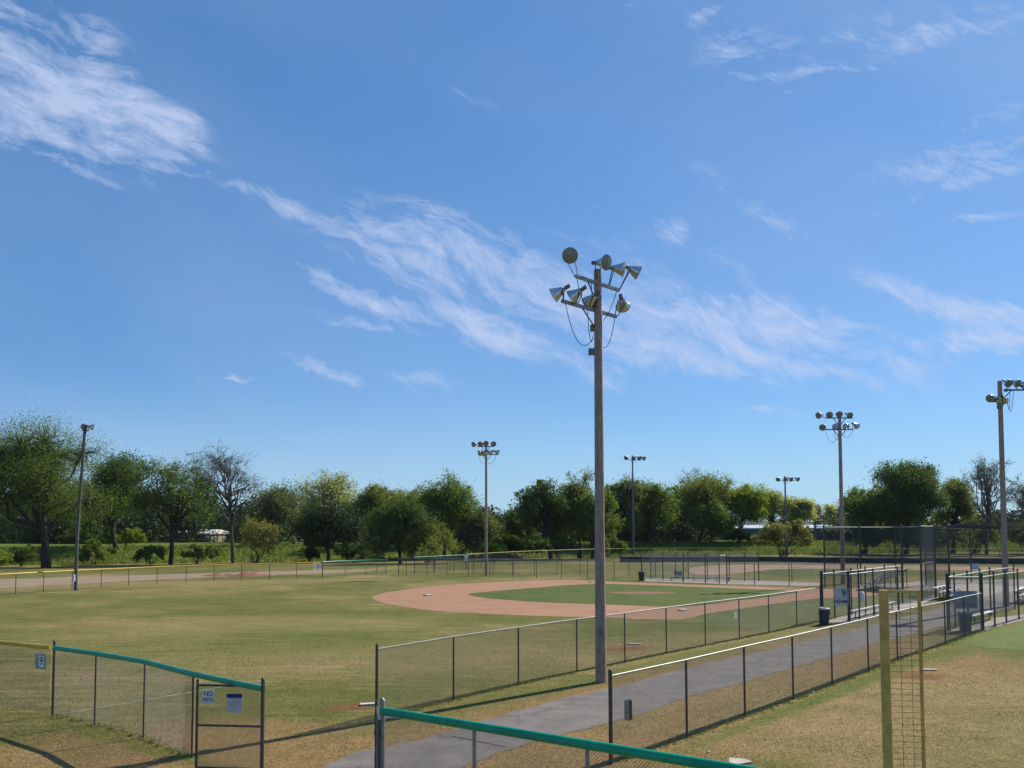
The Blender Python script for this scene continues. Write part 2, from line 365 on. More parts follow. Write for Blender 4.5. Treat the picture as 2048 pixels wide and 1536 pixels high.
sheet('path', smoothpoly(gp(pathpts), 1), .008, asphalt, jit=.05, sub=.28)
plaza = [(1838, 1163), (1905, 1160), (1975, 1160), (2100, 1156), (2160, 1162), (2100, 1180), (2000, 1186), (1960, 1196), (1905, 1184), (1850, 1181), (1720, 1178), (1720, 1172)]
sheet('pavement', gp(plaza), .012, concrete, jit=.02)
# joint across the path near the gate
a, b = G(903, 1473), G(1012, 1495); dd = (b-a).normalized(); pp = Vector((-dd.y, dd.x, 0))*.02
sheet('path_joint', [a+pp, b+pp, b-pp, a-pp], .013, mat('joint tar', (.03, .03, .03), .9), sub=50)
a, b = G(115, 1429), G(530, 1360); dd = (b-a).normalized(); pp = Vector((-dd.y, dd.x, 0))*.035
sheet('foul_line', [a+pp, b+pp, b-pp, a-pp], .006, chalk, jit=.012, sub=.25)
# the neighbouring fields' infields
sheet('far_infield_dirt', smoothpoly(gp([(1376, 1136), (1420, 1131), (1500, 1129), (1700, 1130), (1900, 1132), (2048, 1135), (2150, 1138), (2150, 1146), (2000, 1142), (1850, 1140), (1700, 1138), (1560, 1137), (1500, 1144), (1440, 1150), (1395, 1150), (1378, 1144)])), .006, mat('dull far clay', (.36, .225, .145), .95, 0, .12, .3, .2, 20), jit=.1, sub=2)
sheet('far_infield_grass', smoothpoly(gp([(1505, 1143), (1560, 1138.5), (1700, 1139), (1850, 1141.5), (1880, 1146), (1830, 1151), (1700, 1153), (1560, 1150), (1515, 1147)])), .012, infgrass, jit=.1, sub=2)
sheet('home_side_turf', smoothpoly(gp([(1400, 1236), (1440, 1226), (1550, 1209), (1650, 1197), (1760, 1193), (1850, 1181), (1880, 1186), (1850, 1200), (1760, 1215), (1650, 1236), (1590, 1250), (1510, 1262), (1440, 1255)])), .004, midgrass, jit=.15, sub=.6)
sheet('right_field_turf', smoothpoly(gp([(1925, 1290), (1960, 1268), (2030, 1246), (2120, 1228), (2250, 1235), (2250, 1295), (2080, 1301), (1990, 1297)])), .004, mat('bright green turf', (.098, .142, .028), .9, 0, .2, .9, .6, 50, col2=(.150, .165, .045), lo=.3, hi=.7, spec=.1), jit=.12, sub=.5)
sheet('visitor_side_turf', smoothpoly(gp([(1900, 1150), (1960, 1146), (2030, 1147), (2080, 1158), (2030, 1166), (1940, 1166), (1890, 1158)])), .004, infgrass, jit=.1, sub=1)
# strip of bare ground beyond the left fence
sheet('warning_track', smoothpoly(gp([(-300, 1195), (0, 1176), (150, 1168), (300, 1160), (480, 1152), (640, 1147), (720, 1144), (760, 1141), (700, 1139), (560, 1142), (430, 1146), (200, 1152), (0, 1159), (-300, 1170)])), .006, mat('dry tan track', (.33, .24, .15), .95, 0, .12, .4, .3, 20), jit=.15, sub=1.5)
# dugout slabs
sheet('dugout_slab', gp([(1646, 1245), (1700, 1246.5), (1755, 1233), (1802, 1224), (1850, 1206), (1880, 1196), (1870, 1190), (1800, 1207), (1735, 1219), (1690, 1231)]), .016, concrete, sub=2)
sheet('visitor_slab', gp([(1898, 1263), (1925, 1263.5), (1968, 1262), (1992, 1255), (2060, 1237), (2060, 1228), (1990, 1236), (1930, 1250)]), .016, concrete, sub=2)
sheet('far_dugout_slab', gp([(1290, 1163), (1400, 1166), (1440, 1168), (1640, 1172), (1640, 1166), (1520, 1161), (1290, 1157)]), .008, concrete, sub=3)

# far hill beyond everything
hx = np.linspace(-1400, 1800, 90); hyb = 1500
prof = 22+7*np.sin(hx*.004+1)+4*np.sin(hx*.011)
prof = prof*smooth((hx+1500)/500); V = []; 
for k, (dy, s) in enumerate(((-420, 0), (-250, .45), (-100, .85), (0, 1), (300, .7))):
    V.append(np.stack([hx, np.full_like(hx, hyb+dy), 2.3+prof*s*(1+.05*np.sin(hx*.05+k))-.3], -1))
V = np.concatenate(V); n = len(hx); ii = np.arange(4)[:, None]*n+np.arange(n-1)[None]; Q = np.stack([ii, ii+1, ii+n+1, ii+n], -1).reshape(-1, 4)
tag(npmesh('hill', V, Q, mat('wooded hill', (.035, .055, .025), .95, 0, .2, .03)), kind='structure')

# ------------------------------------------------------------------ fences
def wires(mb_v, mb_f, a, b, z0, z1, pitch, r, prism=True):
    """diagonal chain-link wires filling the upright rectangle from a to b"""
    a, b = Vector(a), Vector(b); L = (b-a).xy.length; H = z1-z0; d = Vector((b.x-a.x, b.y-a.y, 0)).normalized(); nrm = Vector((-d.y, d.x, 0))
    n = int((L+H)/pitch)
    for fam in (0, 1):
        for i in range(1, n+1):
            u0 = i*pitch-H; u1 = i*pitch; v0, v1 = 0.0, H
            if u0 < 0: v0 = -u0; u0 = 0
            if u1 > L: v1 = H-(u1-L); u1 = L
            if u1 <= u0: continue
            if fam: v0, v1 = H-v0, H-v1
            p, q = a+d*u0, a+d*u1; p = Vector((p.x, p.y, z0+v0)); q = Vector((q.x, q.y, z0+v1))
            e = (q-p).normalized(); s = e.cross(nrm)*r; base = len(mb_v)
            if prism:
                o3 = nrm*r
                for c in (p, q): mb_v += [c+s-o3*.5, c-s-o3*.5, c+o3]
                mb_f += [(base, base+1, base+4, base+3), (base+1, base+2, base+5, base+4), (base+2, base, base+3, base+5)]
            else:
                mb_v += [p+s, p-s, q-s, q+s]; mb_f.append((base, base+1, base+2, base+3))
def fence(label, posts, H=1.83, cat='fence', group=None, pr=.035, postm=None, rail=None, railr=.022, railz=None, wire=None, pitch=.07, wr=.0027, prism=True, end_extra=0, z0=.03, midrails=(), name='chain_link_fence', over=0.06, gzf=None, mesh=True, heights=None, skip=()):
    postm = postm or darkpost; rail = rail or galv; wire = wire or wirem
    o = Vector((posts[0].x, posts[0].y, 0)); root = empty(name, o, label, cat, group)
    N = len(posts)
    for i, p in enumerate(posts):
        if i in skip: continue
        e = end_extra if i in (0, N-1) else 0
        rr = pr*1.5 if i in (0, N-1) else pr
        m = MB(o); h = H+(over if e else 0)+e
        m.tube([(p.x, p.y, p.z-.05), (p.x, p.y, p.z+h)], rr, 8)
        if e: m.lathe([(rr*1.15, 0), (rr*1.0, .03), (rr*.5, .06), (.001, .075)], 8, org=(p.x, p.y, p.z+h))
        m.build('post', postm, root, True)
    m = MB(o); zz = railz if railz is not None else H
    m.tube([(p.x, p.y, p.z+zz) for p in posts], railr, 8 if railr < .03 else 14)
    m.build('top_rail' if railr < .04 else 'rail_cap', rail, root, True)
    for hh in midrails:
        m = MB(o); m.tube([(p.x, p.y, p.z+hh) for p in posts], .02, 6); m.build('mid_rail', postm, root, True)
    if mesh:
        v = []; f = []
        for a, b in zip(posts, posts[1:]): wires(v, f, a-o, b-o, z0, H-.01, pitch, wr, prism)
        me = bpy.data.meshes.new('wire_mesh'); me.from_pydata(v, [], f); me.materials.append(wire); link('wire_mesh', me, root)
    return root
def span(pa, pb, n): a, b = G(*pa), G(*pb); return [a.lerp(b, i/(n-1)) for i in range(n)]
def text(s, size, loc, M, m, parent, name='lettering', bold=.0):
    c = bpy.data.curves.new('t', 'FONT'); c.body = s; c.size = size; c.extrude = .002; c.offset = bold; c.align_x = 'CENTER'; c.align_y = 'CENTER'; c.space_line = .85
    o = bpy.data.objects.new('t', c); sc.collection.objects.link(o)
    bpy.context.view_layer.update()
    me = bpy.data.meshes.new_from_object(o.evaluated_get(bpy.context.evaluated_depsgraph_get()))
    bpy.data.objects.remove(o); bpy.data.curves.remove(c); me.materials.clear(); me.materials.append(m)
    q = link(name, me, parent); q.matrix_local = Matrix.Translation(loc) @ M.to_4x4(); return q
def sign(label, c, along, wd, h, rows, name='sign', facem=None, cat='sign', group=None, extra=None):
    """flat plate centred at c, facing the camera side of the direction 'along'"""
    along = Vector((along[0], along[1], 0)).normalized()
    nrm = Vector((along.y, -along.x, 0))                # towards the viewer
    c = Vector(c)+nrm*.05; root = empty(name, c, label, cat, group)
    M = Matrix((along, Vector((0, 0, 1)), nrm)).transposed()
    mb = MB(); mb.box((0, 0, 0), (wd, h, .006), M=M); mb.build('plate', facem or signface, root)
    for s, size, x, z, m in rows: text(s, size, (M@Vector((x, z, .0045))), M, m, root, bold=size*.008)
    if extra: extra(root, M)
    return root

# 1: fence on the near left, yellow capped (runs out of frame) and green capped up to the gate
lf0 = G(105, 1431); lf = [lf0, G(189, 1449.6), G(286.6, 1475.5), G(390, 1499)]
yl = [lf0+Vector((-.02, 0.02, 0)), G(-60, 1404), G(-230, 1382)]
fence('yellow capped chain link fence at the left edge, holding the number 9 plate', [p+Vector((-.1, .04, 0)) for p in yl], 1.80, rail=yellowpad, railr=.058, pr=.025, end_extra=0, pitch=.055, skip=(0,))
gl = lf[3]; gr = G(531, 1528+7); gr = Vector((-4.95, 16.6, 0)); gl = Vector((-6.98, 18.3, 0))
nf = fence('green capped chain link fence on the left, ending at the NO PETS gate', [lf[0], lf[1], lf[2], gl, gr], 1.80, rail=greenpad, railr=.062, pr=.023, end_extra=.10, pitch=.055, mesh=False)
v = []; f = []; P4 = [lf[0], lf[1], lf[2], gl]; o0 = Vector((lf[0].x, lf[0].y, 0))
for a, b in zip(P4, P4[1:]): wires(v, f, a-o0, b-o0, .03, 1.76, .055, .0027)
me = bpy.data.meshes.new('wire_mesh'); me.from_pydata(v, [], f); me.materials.append(wirem); link('wire_mesh', me, nf)
# gate leaf
def gate(label, a, b, z0, z1, name='gate', mid=True):
    a, b = Vector(a), Vector(b); root = empty(name, (a.x, a.y, 0), label, 'gate'); o = Vector((a.x, a.y, 0))
    m = MB(o); m.tube([(a.x, a.y, z0-.02), (a.x, a.y, z1+.12)], .028, 10); m.build('stile', darkpost, root, True)
    m = MB(o); m.tube([(b.x, b.y, z0-.02), (b.x, b.y, z1+.12)], .028, 10); m.build('stile', darkpost, root, True)
    for z in ((z0, (z0+z1)/2+.02, z1) if mid else (z0, z1)):
        m = MB(o); m.tube([(a.x, a.y, z), (b.x, b.y, z)], .024, 10); m.build('rail', darkpost, root, True)
    v = []; f = []; wires(v, f, a-o, b-o, z0, z1, .055, .0027)
    me = bpy.data.meshes.new('wire_mesh'); me.from_pydata(v, [], f); me.materials.append(wirem); link('wire_mesh', me, root)
    m = MB(o); m.box((b.x, b.y-.03, (z0+z1)/2+.3), (.05, .05, .14)); m.build('latch', darkpost, root)
    return root
ga, gb = W(395, 1370, 17.3), W(527, 1371, 17.15)
gate('grey chain link gate carrying the NO PETS sign below the left green cap', ga, gb, .08, ga.z)
al = (gb-ga)
np_ = W(419, 1393, 17.2)
sign('white NO PETS sign with blue letters on the left gate', np_, al, .25, .28, [('NO', .125, 0, .062, navy), ('PETS', .105, 0, -.06, navy)])
def notice(root, M):
    mb = MB(); mb.box(M@Vector((0, .145, .004)), (.33, .085, .004), M=M); mb.build('header_band', navy, root)
    for k, (ww, zz) in enumerate(((.12, .06), (.22, .02), (.2, -.02), (.08, -.06))):
        mb = MB(); mb.box(M@Vector((0, zz, .005)), (ww, .014, .002), M=M); mb.build('text_line', mat('faint print', (.42, .33, .36), .7), root)
sign('faded notice with dark blue top band on the left gate', W(471, 1405, 17.16), al, .33, .38, [], extra=notice, facem=mat('faded notice paper', (.50, .47, .52), .7, 0, .08, 9))
sign('grey plate with number 9 on white, hung below the yellow cap at the left', W(85, 1322, 22.2), (yl[0]-yl[1]), .46, .40, [('9', .30, 0.03, 0, black)], facem=mat('grey plate', (.36, .38, .42), .6),
     extra=lambda root, M: MB and (lambda mb: (mb.box(M@Vector((.03, 0, .0035)), (.20, .29, .002), M=M), mb.build('number_panel', white, root)))(MB()))
# 2: green capped fence across the bottom of the picture
c0 = Vector((-2.26, 14.55, 0)); cdir = Vector((5.26, -3.64, 0)).normalized()
cp = [c0, W(948, 1450, 13.4), W(1180, 1495, 12.3), W(1475, 1527, 10.96)]
for p in cp: p.z = 0
cp = [c0]+[c0+cdir*((p-c0).length) for p in cp[1:]]+[c0+cdir*9.2]
fence('green capped chain link fence running across the bottom of the picture', cp, 1.80, rail=greenpad, railr=.072, pr=.032, end_extra=.10, postm=galv, pitch=.055)
gate('grey path gate swung open, seen edge on beside the lower green capped fence', (-2.24, 14.15, 0), (-2.56, 15.75, 0), .08, 1.62)
# 3: left side fence of the path (home side) and its right side twin
f1 = [G(x, y) for x, y in ((753, 1440), (907, 1399.6), (1037, 1370), (1154, 1344), (1250, 1325), (1333, 1307), (1411, 1291), (1479, 1278), (1538, 1266), (1594, 1254), (1642, 1243))]
fence('plain grey chain link fence left of the asphalt path, ending at the home dugout', f1, 1.83, end_extra=.03, pr=.026, pitch=.07)
f2 = [G(x, y) for x, y in ((1222, 1528), (1374, 1475.6), (1490, 1433), (1586.7, 1399), (1664.5, 1370), (1737, 1343), (1795, 1320), (1845, 1303), (1891, 1289), (1929, 1274), (1967, 1261))]
fence('plain grey chain link fence right of the asphalt path, ending at the visitor dugout', f2, 1.83, end_extra=.03, pr=.029, pitch=.07)
# white papers / fittings hung on those fences
mb = MB(); c = W(1468, 1214, 41.5)
sign('small white paper notice on the fence left of the path', f1[6].lerp(f1[7], .86)+Vector((0, 0, 1.1)), f1[7]-f1[6], .25, .30, [], facem=white, name='notice')
bx = empty('latch_box', f2[0].lerp(f2[1], .23)+Vector((-.05, .06, 1.0)), 'small grey metal box hung on the first bay of the fence right of the path', 'box')
mb = MB(); dv = (f2[1]-f2[0]).normalized(); ang = math.atan2(dv.y, dv.x)
mb.box((0, 0, 0), (.03, .12, .42), ang); mb.box(dv*.10, (.02, .12, .42), ang); mb.box(dv*.05+Vector((0, 0, -.21)), (.12, .12, .02), ang); mb.build('case', galv, bx)
mb = MB(); mb.box(dv*.05, (.07, .05, .36), ang); mb.build('slot', black, bx)
mb = MB(); mb.tube([dv*.05+Vector((0, 0, .20)), dv*.05+Vector((0, 0, .25))], .03, 8); mb.build('knob', white, bx)

# 4: far fences
fence('yellow capped outfield fence far on the left in front of the trees', [G(x, y) for x, y in ((-220, 1203), (-120, 1198), (-40, 1193.5), (31, 1188), (87, 1183.5), (144, 1179), (202, 1175), (257, 1171.5), (314, 1168), (372, 1165), (428, 1162.5), (483, 1160.5), (539, 1158.5), (593, 1156.5), (645, 1154.5))], 1.62, rail=yellowpad, railr=.06, pr=.03, pitch=.20, wr=.0045, prism=False)
lfend = [G(x, y) for x, y in ((645.5, 1154.5), (690, 1151.5), (732, 1149.5), (753, 1148.5), (772, 1148))]
fence('green capped end of the left outfield fence with a tall end post', lfend, 1.66, rail=greenpad, railr=.055, pr=.035, end_extra=.12, postm=galv, pitch=.2, wr=.005, prism=False)
sign('white distance sign reading 150 on the far left outfield fence', lfend[0]+Vector((-.75, .3, 1.15)), lfend[1]-lfend[0], 1.15, .75, [('1', .7, -.38, 0, black), ('50', .7, .18, 0, black)], facem=mat('grey white sign', (.62, .62, .6), .6))
fence('green capped fence section beyond the second light pole', [G(x, y) for x, y in ((829, 1147), (866, 1144), (900, 1141.5), (932, 1139))], 1.9, rail=greenpad, railr=.05, pr=.03, pitch=.2, wr=.006, prism=False, wire=wiredark)
yf = [G(x, y) for x, y in ((932.5, 1139), (962, 1136), (990, 1133.5), (1020, 1131), (1052, 1128.5), (1085, 1126.5), (1118, 1125), (1155, 1123), (1195, 1121.5), (1240, 1120), (1290, 1119.5), (1340, 1119), (1390, 1119), (1440, 1119), (1490, 1119.3), (1540, 1119.6), (1590, 1120), (1640, 1120), (1700, 1120.5), (1760, 1121), (1820, 1121.5), (1880, 1122), (1940, 1122.5), (2000, 1123), (2070, 1124))]
fence('yellow capped outfield fence along the foot of the grass bank', yf, 1.95, rail=mat('pale yellow cap', (.42, .42, .10), .5), railr=.045, pr=.035, pitch=.25, wr=.007, prism=False, wire=wiredark)
sign('white square sign on the far corner where the green and yellow caps meet', yf[0]+Vector((0, -.1, 1.45)), (1, 0), .5, .75, [], facem=white)
wsp = [G(x, y) for x, y in ((1240, 1125), (1320, 1124.5), (1400, 1124.5), (1480, 1124.5), (1560, 1125), (1640, 1126), (1720, 1127), (1800, 1127.5), (1880, 1128), (1960, 1128.5), (2080, 1129))]
ws = fence('low fence with dark windscreen fabric across the far fields', wsp, .95, pr=.03, rail=galv, mesh=False, postm=darkpost, name='windscreen_fence')
o = Vector((wsp[0].x, wsp[0].y, 0)); mb = MB(o)
for a, b in zip(wsp, wsp[1:]):
    n_ = Vector((0, -.05, 0)); mb.beam(a+n_+Vector((0, 0, .45)), b+n_+Vector((0, 0, .45)), .012, .82)
mb.build('windscreen', mat('dark green windscreen', (.045, .060, .062), .9, 0, .25, .5), ws)
fence('low grey fence of the third base side in front of the second light pole', [G(x, y) for x, y in ((797, 1149.5), (812.7, 1150), (854, 1150.7), (894, 1151.3), (937, 1152.4), (980, 1153.7), (1025, 1155), (1073, 1156.5), (1123, 1157.6), (1175, 1158.6), (1228.5, 1159.5), (1284, 1161))], 1.9, pr=.03, pitch=.16, wr=.004, prism=False)
fence('grey fence between the two far ball fields behind the third base line', [G(x, y) for x, y in ((869, 1147), (908, 1147.5), (947, 1148), (986, 1148.5), (1027, 1149.2), (1069, 1149.8), (1114, 1150.3), (1160, 1151), (1208, 1151.7), (1258, 1152.6), (1311, 1154.4))], 1.8, pr=.03, pitch=.16, wr=.004, prism=False)
fence('grey fence running from the far dugout to the backstop', [G(x, y) for x, y in ((1454, 1168), (1509, 1171), (1578.7, 1172.8), (1650, 1174.6))], 1.95, pr=.035, pitch=.13, wr=.004, prism=False)
fence('grey fence with posts along the back lane behind the far dugout', [G(x, y) for x, y in ((1517.6, 1162), (1584, 1164), (1650, 1167), (1716, 1169))], 1.9, pr=.035, pitch=.13, wr=.004, prism=False)

# ------------------------------------------------------------------ dugouts and backstops
def cage(label, rows, H, cat='dugout', name='dugout', cross=(), topm=None, pitch=.09, wr=.003, pr=.045, wire=None, railm=None, mids=()):
    o = Vector((rows[0][0].x, rows[0][0].y, 0)); root = empty(name, o, label, cat)
    for row in rows:
        for p in row:
            m = MB(o); m.tube([(p.x, p.y, 0), (p.x, p.y, H+.06)], pr, 8); m.lathe([(pr*1.2, 0), (pr, .05), (.001, .1)], 8, org=(p.x, p.y, H+.06)); m.build('post', darkpost, root, True)
        m = MB(o); m.tube([(p.x, p.y, H-.05) for p in row], .03, 8); m.build('top_rail', railm or galv, root, True)
        for z in mids:
            m = MB(o); m.tube([(p.x, p.y, z) for p in row], .024, 6); m.build('mid_rail', darkpost, root, True)
        v = []; f = []
        for a, b in zip(row, row[1:]): wires(v, f, a-o, b-o, .05, H-.06, pitch, wr, False)
        me = bpy.data.meshes.new('wire_mesh'); me.from_pydata(v, [], f); me.materials.append(wire or wirem); link('wire_mesh', me, root)
    for a, b in cross:
        m = MB(o); m.tube([(a.x, a.y, H-.09), (b.x, b.y, H-.09)], .026, 6); m.build('cross_rail', darkpost, root, True)
    return root
df = [G(1700, 1244), G(1719, 1239.6), G(1748, 1233), G(1797, 1223)]
pd = (df[3]-df[0]).normalized()
db = [f1[-1]+Vector((.05, .05, 0))]+[f1[-1]+(df[2]-df[0]).normalized()*s for s in (2.0, 4.6, 7.0, 10.5, 14)]
cage('home dugout cage of grey posts and mesh, with the 9 HOME sign', [df, db, [db[0]+Vector((.08, 0, 0)), df[0]+Vector((-.08, 0, 0))]], 2.6, cross=[(df[3], db[3]), (df[2], db[2])])
sc_ = db[0].lerp(df[0], .72)
sign('white sign reading 9 HOME on the end of the home dugout', Vector((sc_.x, sc_.y, 1.35)), df[0]-db[0]+Vector((0, 0, 0)), .74, .95, [('9', .52, .12, .17, black), ('HOME', .26, -.01, -.27, black)], facem=mat('lilac white sign', (.55, .55, .62), .6))
def bench(label, a, b, H=.45, wd=.26, group=None, n=4):
    a, b = Vector(a), Vector(b); root = empty('bench', (a.x, a.y, 0), label, 'bench', group); o = Vector((a.x, a.y, 0))
    m = MB(o); m.beam(a+Vector((0, 0, H)), b+Vector((0, 0, H)), wd, .045); m.build('seat', alum, root)
    for i in range(n):
        p = a.lerp(b, (i+.35)/(n-.3)); m = MB(o); m.tube([(p.x, p.y, .0), (p.x, p.y, H-.02)], .03, 6); m.box((p.x, p.y, .02), (.22, .22, .03)); m.build('leg', darkpost, root)
    return root
bench('long white topped bench inside the home dugout', G(1704, 1239), G(1790, 1218), n=5)
cr = Vector((pd.y, -pd.x, 0))                          # from the home side towards the path
# helmet bag hanging on the dugout mesh
c = df[1]+Vector((.25, .2, 1.25)); root = empty('equipment_bag', c, 'white rounded bag hanging on the mesh of the home dugout', 'bag')
m = MB(); m.lathe([(.001, .30), (.07, .27), (.12, .18), (.15, .02), (.14, -.18), (.08, -.28), (.001, -.30)], 12); m.build('sack', white, root, True)
m = MB(); m.tube([(0, 0, .28), (.02, 0, .42)], .012, 5); m.build('strap', darkpost, root)
# visitor dugout
ve = [G(1967, 1261), G(1990, 1254), G(2013, 1246.5), G(2038, 1239.5), G(2066, 1231.5)]
vp = [G(1896, 1261), G(1911, 1255.5), G(1937, 1247), G(1962, 1238), G(1982, 1231), G(2030, 1219)]
cage('visitor dugout cage of grey posts and mesh, with the VISITOR sign', [ve, vp, [vp[0]+Vector((.08, 0, 0)), ve[0]+Vector((-.08, 0, 0))]], 2.65, cross=[(ve[2], vp[4])], mids=())
vc = vp[0].lerp(ve[0], .50)
sign('grey sign reading VISITOR on the path side of the visitor dugout', Vector((vc.x, vc.y, 1.50)), ve[0]-vp[0], 1.15, .85, [('VISITOR', .27, 0.0, -.28, black)], facem=mat('blue grey sign', (.27, .29, .36), .6))
bench('white topped bench inside the visitor dugout', G(1944, 1250), G(1984, 1239), n=3)
# backstops
ba = [G(1650, 1174.6), G(1722, 1171), G(1792, 1169), G(1806, 1175), G(1872, 1195.5), G(1844, 1203)]
cage('tall grey backstop with fine dark mesh behind home plate', [ba], 5.25, cat='backstop', name='backstop', wire=wiredark, pitch=.14, wr=.0095, pr=.07, mids=(2.6,))
bb = [G(1900, 1190), G(1852, 1170), G(1943, 1164), G(2010, 1162), G(2070, 1166)]
cage('second tall backstop of the neighbouring field, right of the first', [bb], 5.15, cat='backstop', name='backstop', wire=wiredark, pitch=.16, wr=.0095, pr=.07)
fa = [G(1283.5, 1161), G(1326, 1162.3), G(1367, 1163.8), G(1410.7, 1166), G(1438.8, 1167.3), G(1453.7, 1165.6)]
fb = [G(1301.7, 1158), G(1351.5, 1158.5), G(1376.6, 1159), G(1415, 1160), G(1459, 1161.3), G(1489.6, 1161.8), G(1517.6, 1162)]
cage('far dugout cage across the infield with pale mesh', [fa, fb], 2.65, pitch=.10, wr=.0038, cross=[(fa[0], fb[0]), (fa[2], fb[1]), (fa[4], fb[4]), (fa[5], fb[5])], wire=mat('bright wire', (.42, .42, .42), .5, .3))
bench('long low bench inside the far dugout', G(1335, 1161.5), G(1465, 1162.5), n=6)
cg = [G(1502, 1163.5), G(1517, 1162.5)]

# ------------------------------------------------------------------ bleachers
def bleacher(label, c, ang, L, rows, seatm=alum, z0=.42, dz=.22, dy=.62):
    root = empty('bleacher', c, label, 'bleachers', rz=ang)
    for i in range(rows):
        y = i*dy; z = z0+i*dz
        m = MB(); m.box((0, y, z), (L, .26, .05)); m.build('seat_plank', seatm, root)
        if i: m = MB(); m.box((0, y-.34, z-.30), (L, .22, .04)); m.build('foot_plank', seatm, root)
    for k in range(4):
        x = -L/2+.3+k*(L-.6)/3; m = MB(); zt = z0+(rows-1)*dz; yt = (rows-1)*dy
        m.beam((x, -.15, .03), (x, yt+.2, .03), .05, .05); m.beam((x, 0, .03), (x, 0, z0-.03), .05, .05); m.beam((x, yt, .03), (x, yt, zt-.03), .05, .05)
        m.beam((x, 0, z0-.06), (x, yt, zt-.06), .05, .05); m.beam((x, 0, .05), (x, yt, zt-.1), .04, .04); m.build('frame', darkpost, root)
    return root
greyplank = mat('weathered grey plank', (.20, .20, .20), .6, .2, .1)
c = G(1775, 1180); bleacher('dark grey bleachers with five rows behind the home dugout', (c.x-1.0, c.y+1.5, 0), R(52+180), 6.0, 5, greyplank, dz=.30)
c = G(1905, 1200); bleacher('white topped low bleachers behind the visitor sign', (c.x+.9, c.y+.6, 0), R(50), 4.2, 3)
c = G(2052, 1207); bleacher('white topped bleachers cut off by the right edge', (c.x+1.2, c.y+.4, 0), R(50), 4.0, 3)

# ------------------------------------------------------------------ bins
def bin_(label, c, Hh=.82, r=.30, m=None, tilt=0, rim=None, rh=1.0):
    root = empty('trash_can', (c.x, c.y, 0.016), label, 'trash can', 'round trash cans beside the dugouts'); root.rotation_euler = (0, tilt, 0)
    mb = MB(); mb.lathe([(.001, 0), (r*.78, 0), (r*.80, .03), (r*.95, Hh*.88), (r*1.0, Hh*.88), (r*1.0, Hh), (r*.9, Hh), (r*.88, Hh*.9)], 20); mb.build('body', m or binm, root, True)
    mb = MB(); mb.lathe([(r*1.06, Hh-.05), (r*1.09, Hh), (r*1.02, Hh+.035), (r*.62, Hh+.075), (r*.52, Hh+.06), (r*.50, Hh-.02)], 20); mb.build('lid', rim or binrim, root, True)
    for s in (-1, 1):
        mb = MB(); mb.tube([(s*r*.98, -.09, Hh*.74), (s*(r+.05), -.05, Hh*.70), (s*(r+.05), .05, Hh*.70), (s*r*.98, .09, Hh*.74)], .014, 6); mb.build('handle', m or binm, root)
    return root
bin_('leaning dark blue trash can with grey lid at the corner of the home dugout', G(1648, 1250), tilt=R(3), r=.29)
bin_('green grey trash can beside the visitor dugout bench', G(1931, 1262), Hh=.86, r=.32, m=bingreen, rim=mat('blue rim', (.25, .30, .36), .5))
bin_('small dark trash can at the left end of the far dugout', G(1283, 1161.5), Hh=.84, r=.31, rim=binm)
c = G(1356.5, 1155); root = empty('drink_cooler', (c.x, c.y, 0), 'grey open topped box standing behind the far dugout', 'box')
mb = MB(); mb.box((0, 0, .33), (.75, .6, .62)); mb.box((0, 0, .66), (.82, .66, .05)); mb.build('body', mat('grey plastic', (.20, .21, .22), .6), root)

# ------------------------------------------------------------------ bases, plates
def slab(name, label, cat, px, py, sx, sy, rz, m, h=.06, z=.02, group=None):
    c = G(px, py); root = MB(); root.box((0, 0, h/2), (sx, sy, h), 0); o = root.build(name, m); o.location = (c.x, c.y, z*.8); o.rotation_euler = (0, 0, R(rz))
    b = o.modifiers.new('b', 'BEVEL'); b.width = .012; b.segments = 2
    return tag(o, label, cat, group)
slab('base', 'white second base nearest the left tip of the infield dirt', 'base', 856, 1191.5, .62, .45, 48, dirtywhite, .10, group='white bases on the infield')
slab('base', 'white third base at the top edge of the dirt, left of the tall pole', 'base', 1184, 1164.5, .60, .45, 48, dirtywhite, .09, group='white bases on the infield')
slab('base', 'white first base seen through the fence left of the path', 'base', 1366, 1221.5, .62, .45, 48, dirtywhite, .08, group='white bases on the infield')
slab('base', 'white base on the far infield beyond the far dugout', 'base', 1595, 1134.5, .9, .5, 0, dirtywhite, .09, group='white bases on the infield')
slab('pitching_rubber', 'white practice plate on red clay beside the first post of the path fence', 'plate', 736, 1410, .46, .20, 15, dirtywhite, .035)
slab('pitching_rubber', 'small white plate just right of the first post of the path fence', 'plate', 783, 1438, .42, .16, 10, dirtywhite, .035)
slab('pitching_rubber', 'white practice plate on red clay right of the tall pole', 'plate', 1268, 1289, .62, .16, -18, dirtywhite, .035)
slab('pitching_rubber', 'white practice plate on red clay right of the yellow foul pole', 'plate', 1858, 1341, .52, .14, -8, dirtywhite, .035)
mb = MB(); s = .23; mb.add([(-s, -s, 0), (s, -s, 0), (s, 0, 0), (0, s, 0), (-s, 0, 0), (-s, -s, .03), (s, -s, .03), (s, 0, .03), (0, s, .03), (-s, 0, .03)], [(5, 6, 7, 8, 9), (0, 4, 3, 2, 1), (0, 1, 6, 5), (1, 2, 7, 6), (2, 3, 8, 7), (3, 4, 9, 8), (4, 0, 5, 9)])
o = mb.build('home_plate', mat('pinkish plate', (.55, .46, .40), .7)); c = G(1474, 1524); o.location = (c.x, c.y, .01); o.rotation_euler = (0, 0, R(25)); tag(o, 'five sided home plate in the grass above the lower green cap', 'plate')
# distance sign on far right field
sign('white rectangular sign standing on the far right field', W(1949, 1133, 92), (1, 0), .95, .65, [], facem=white)
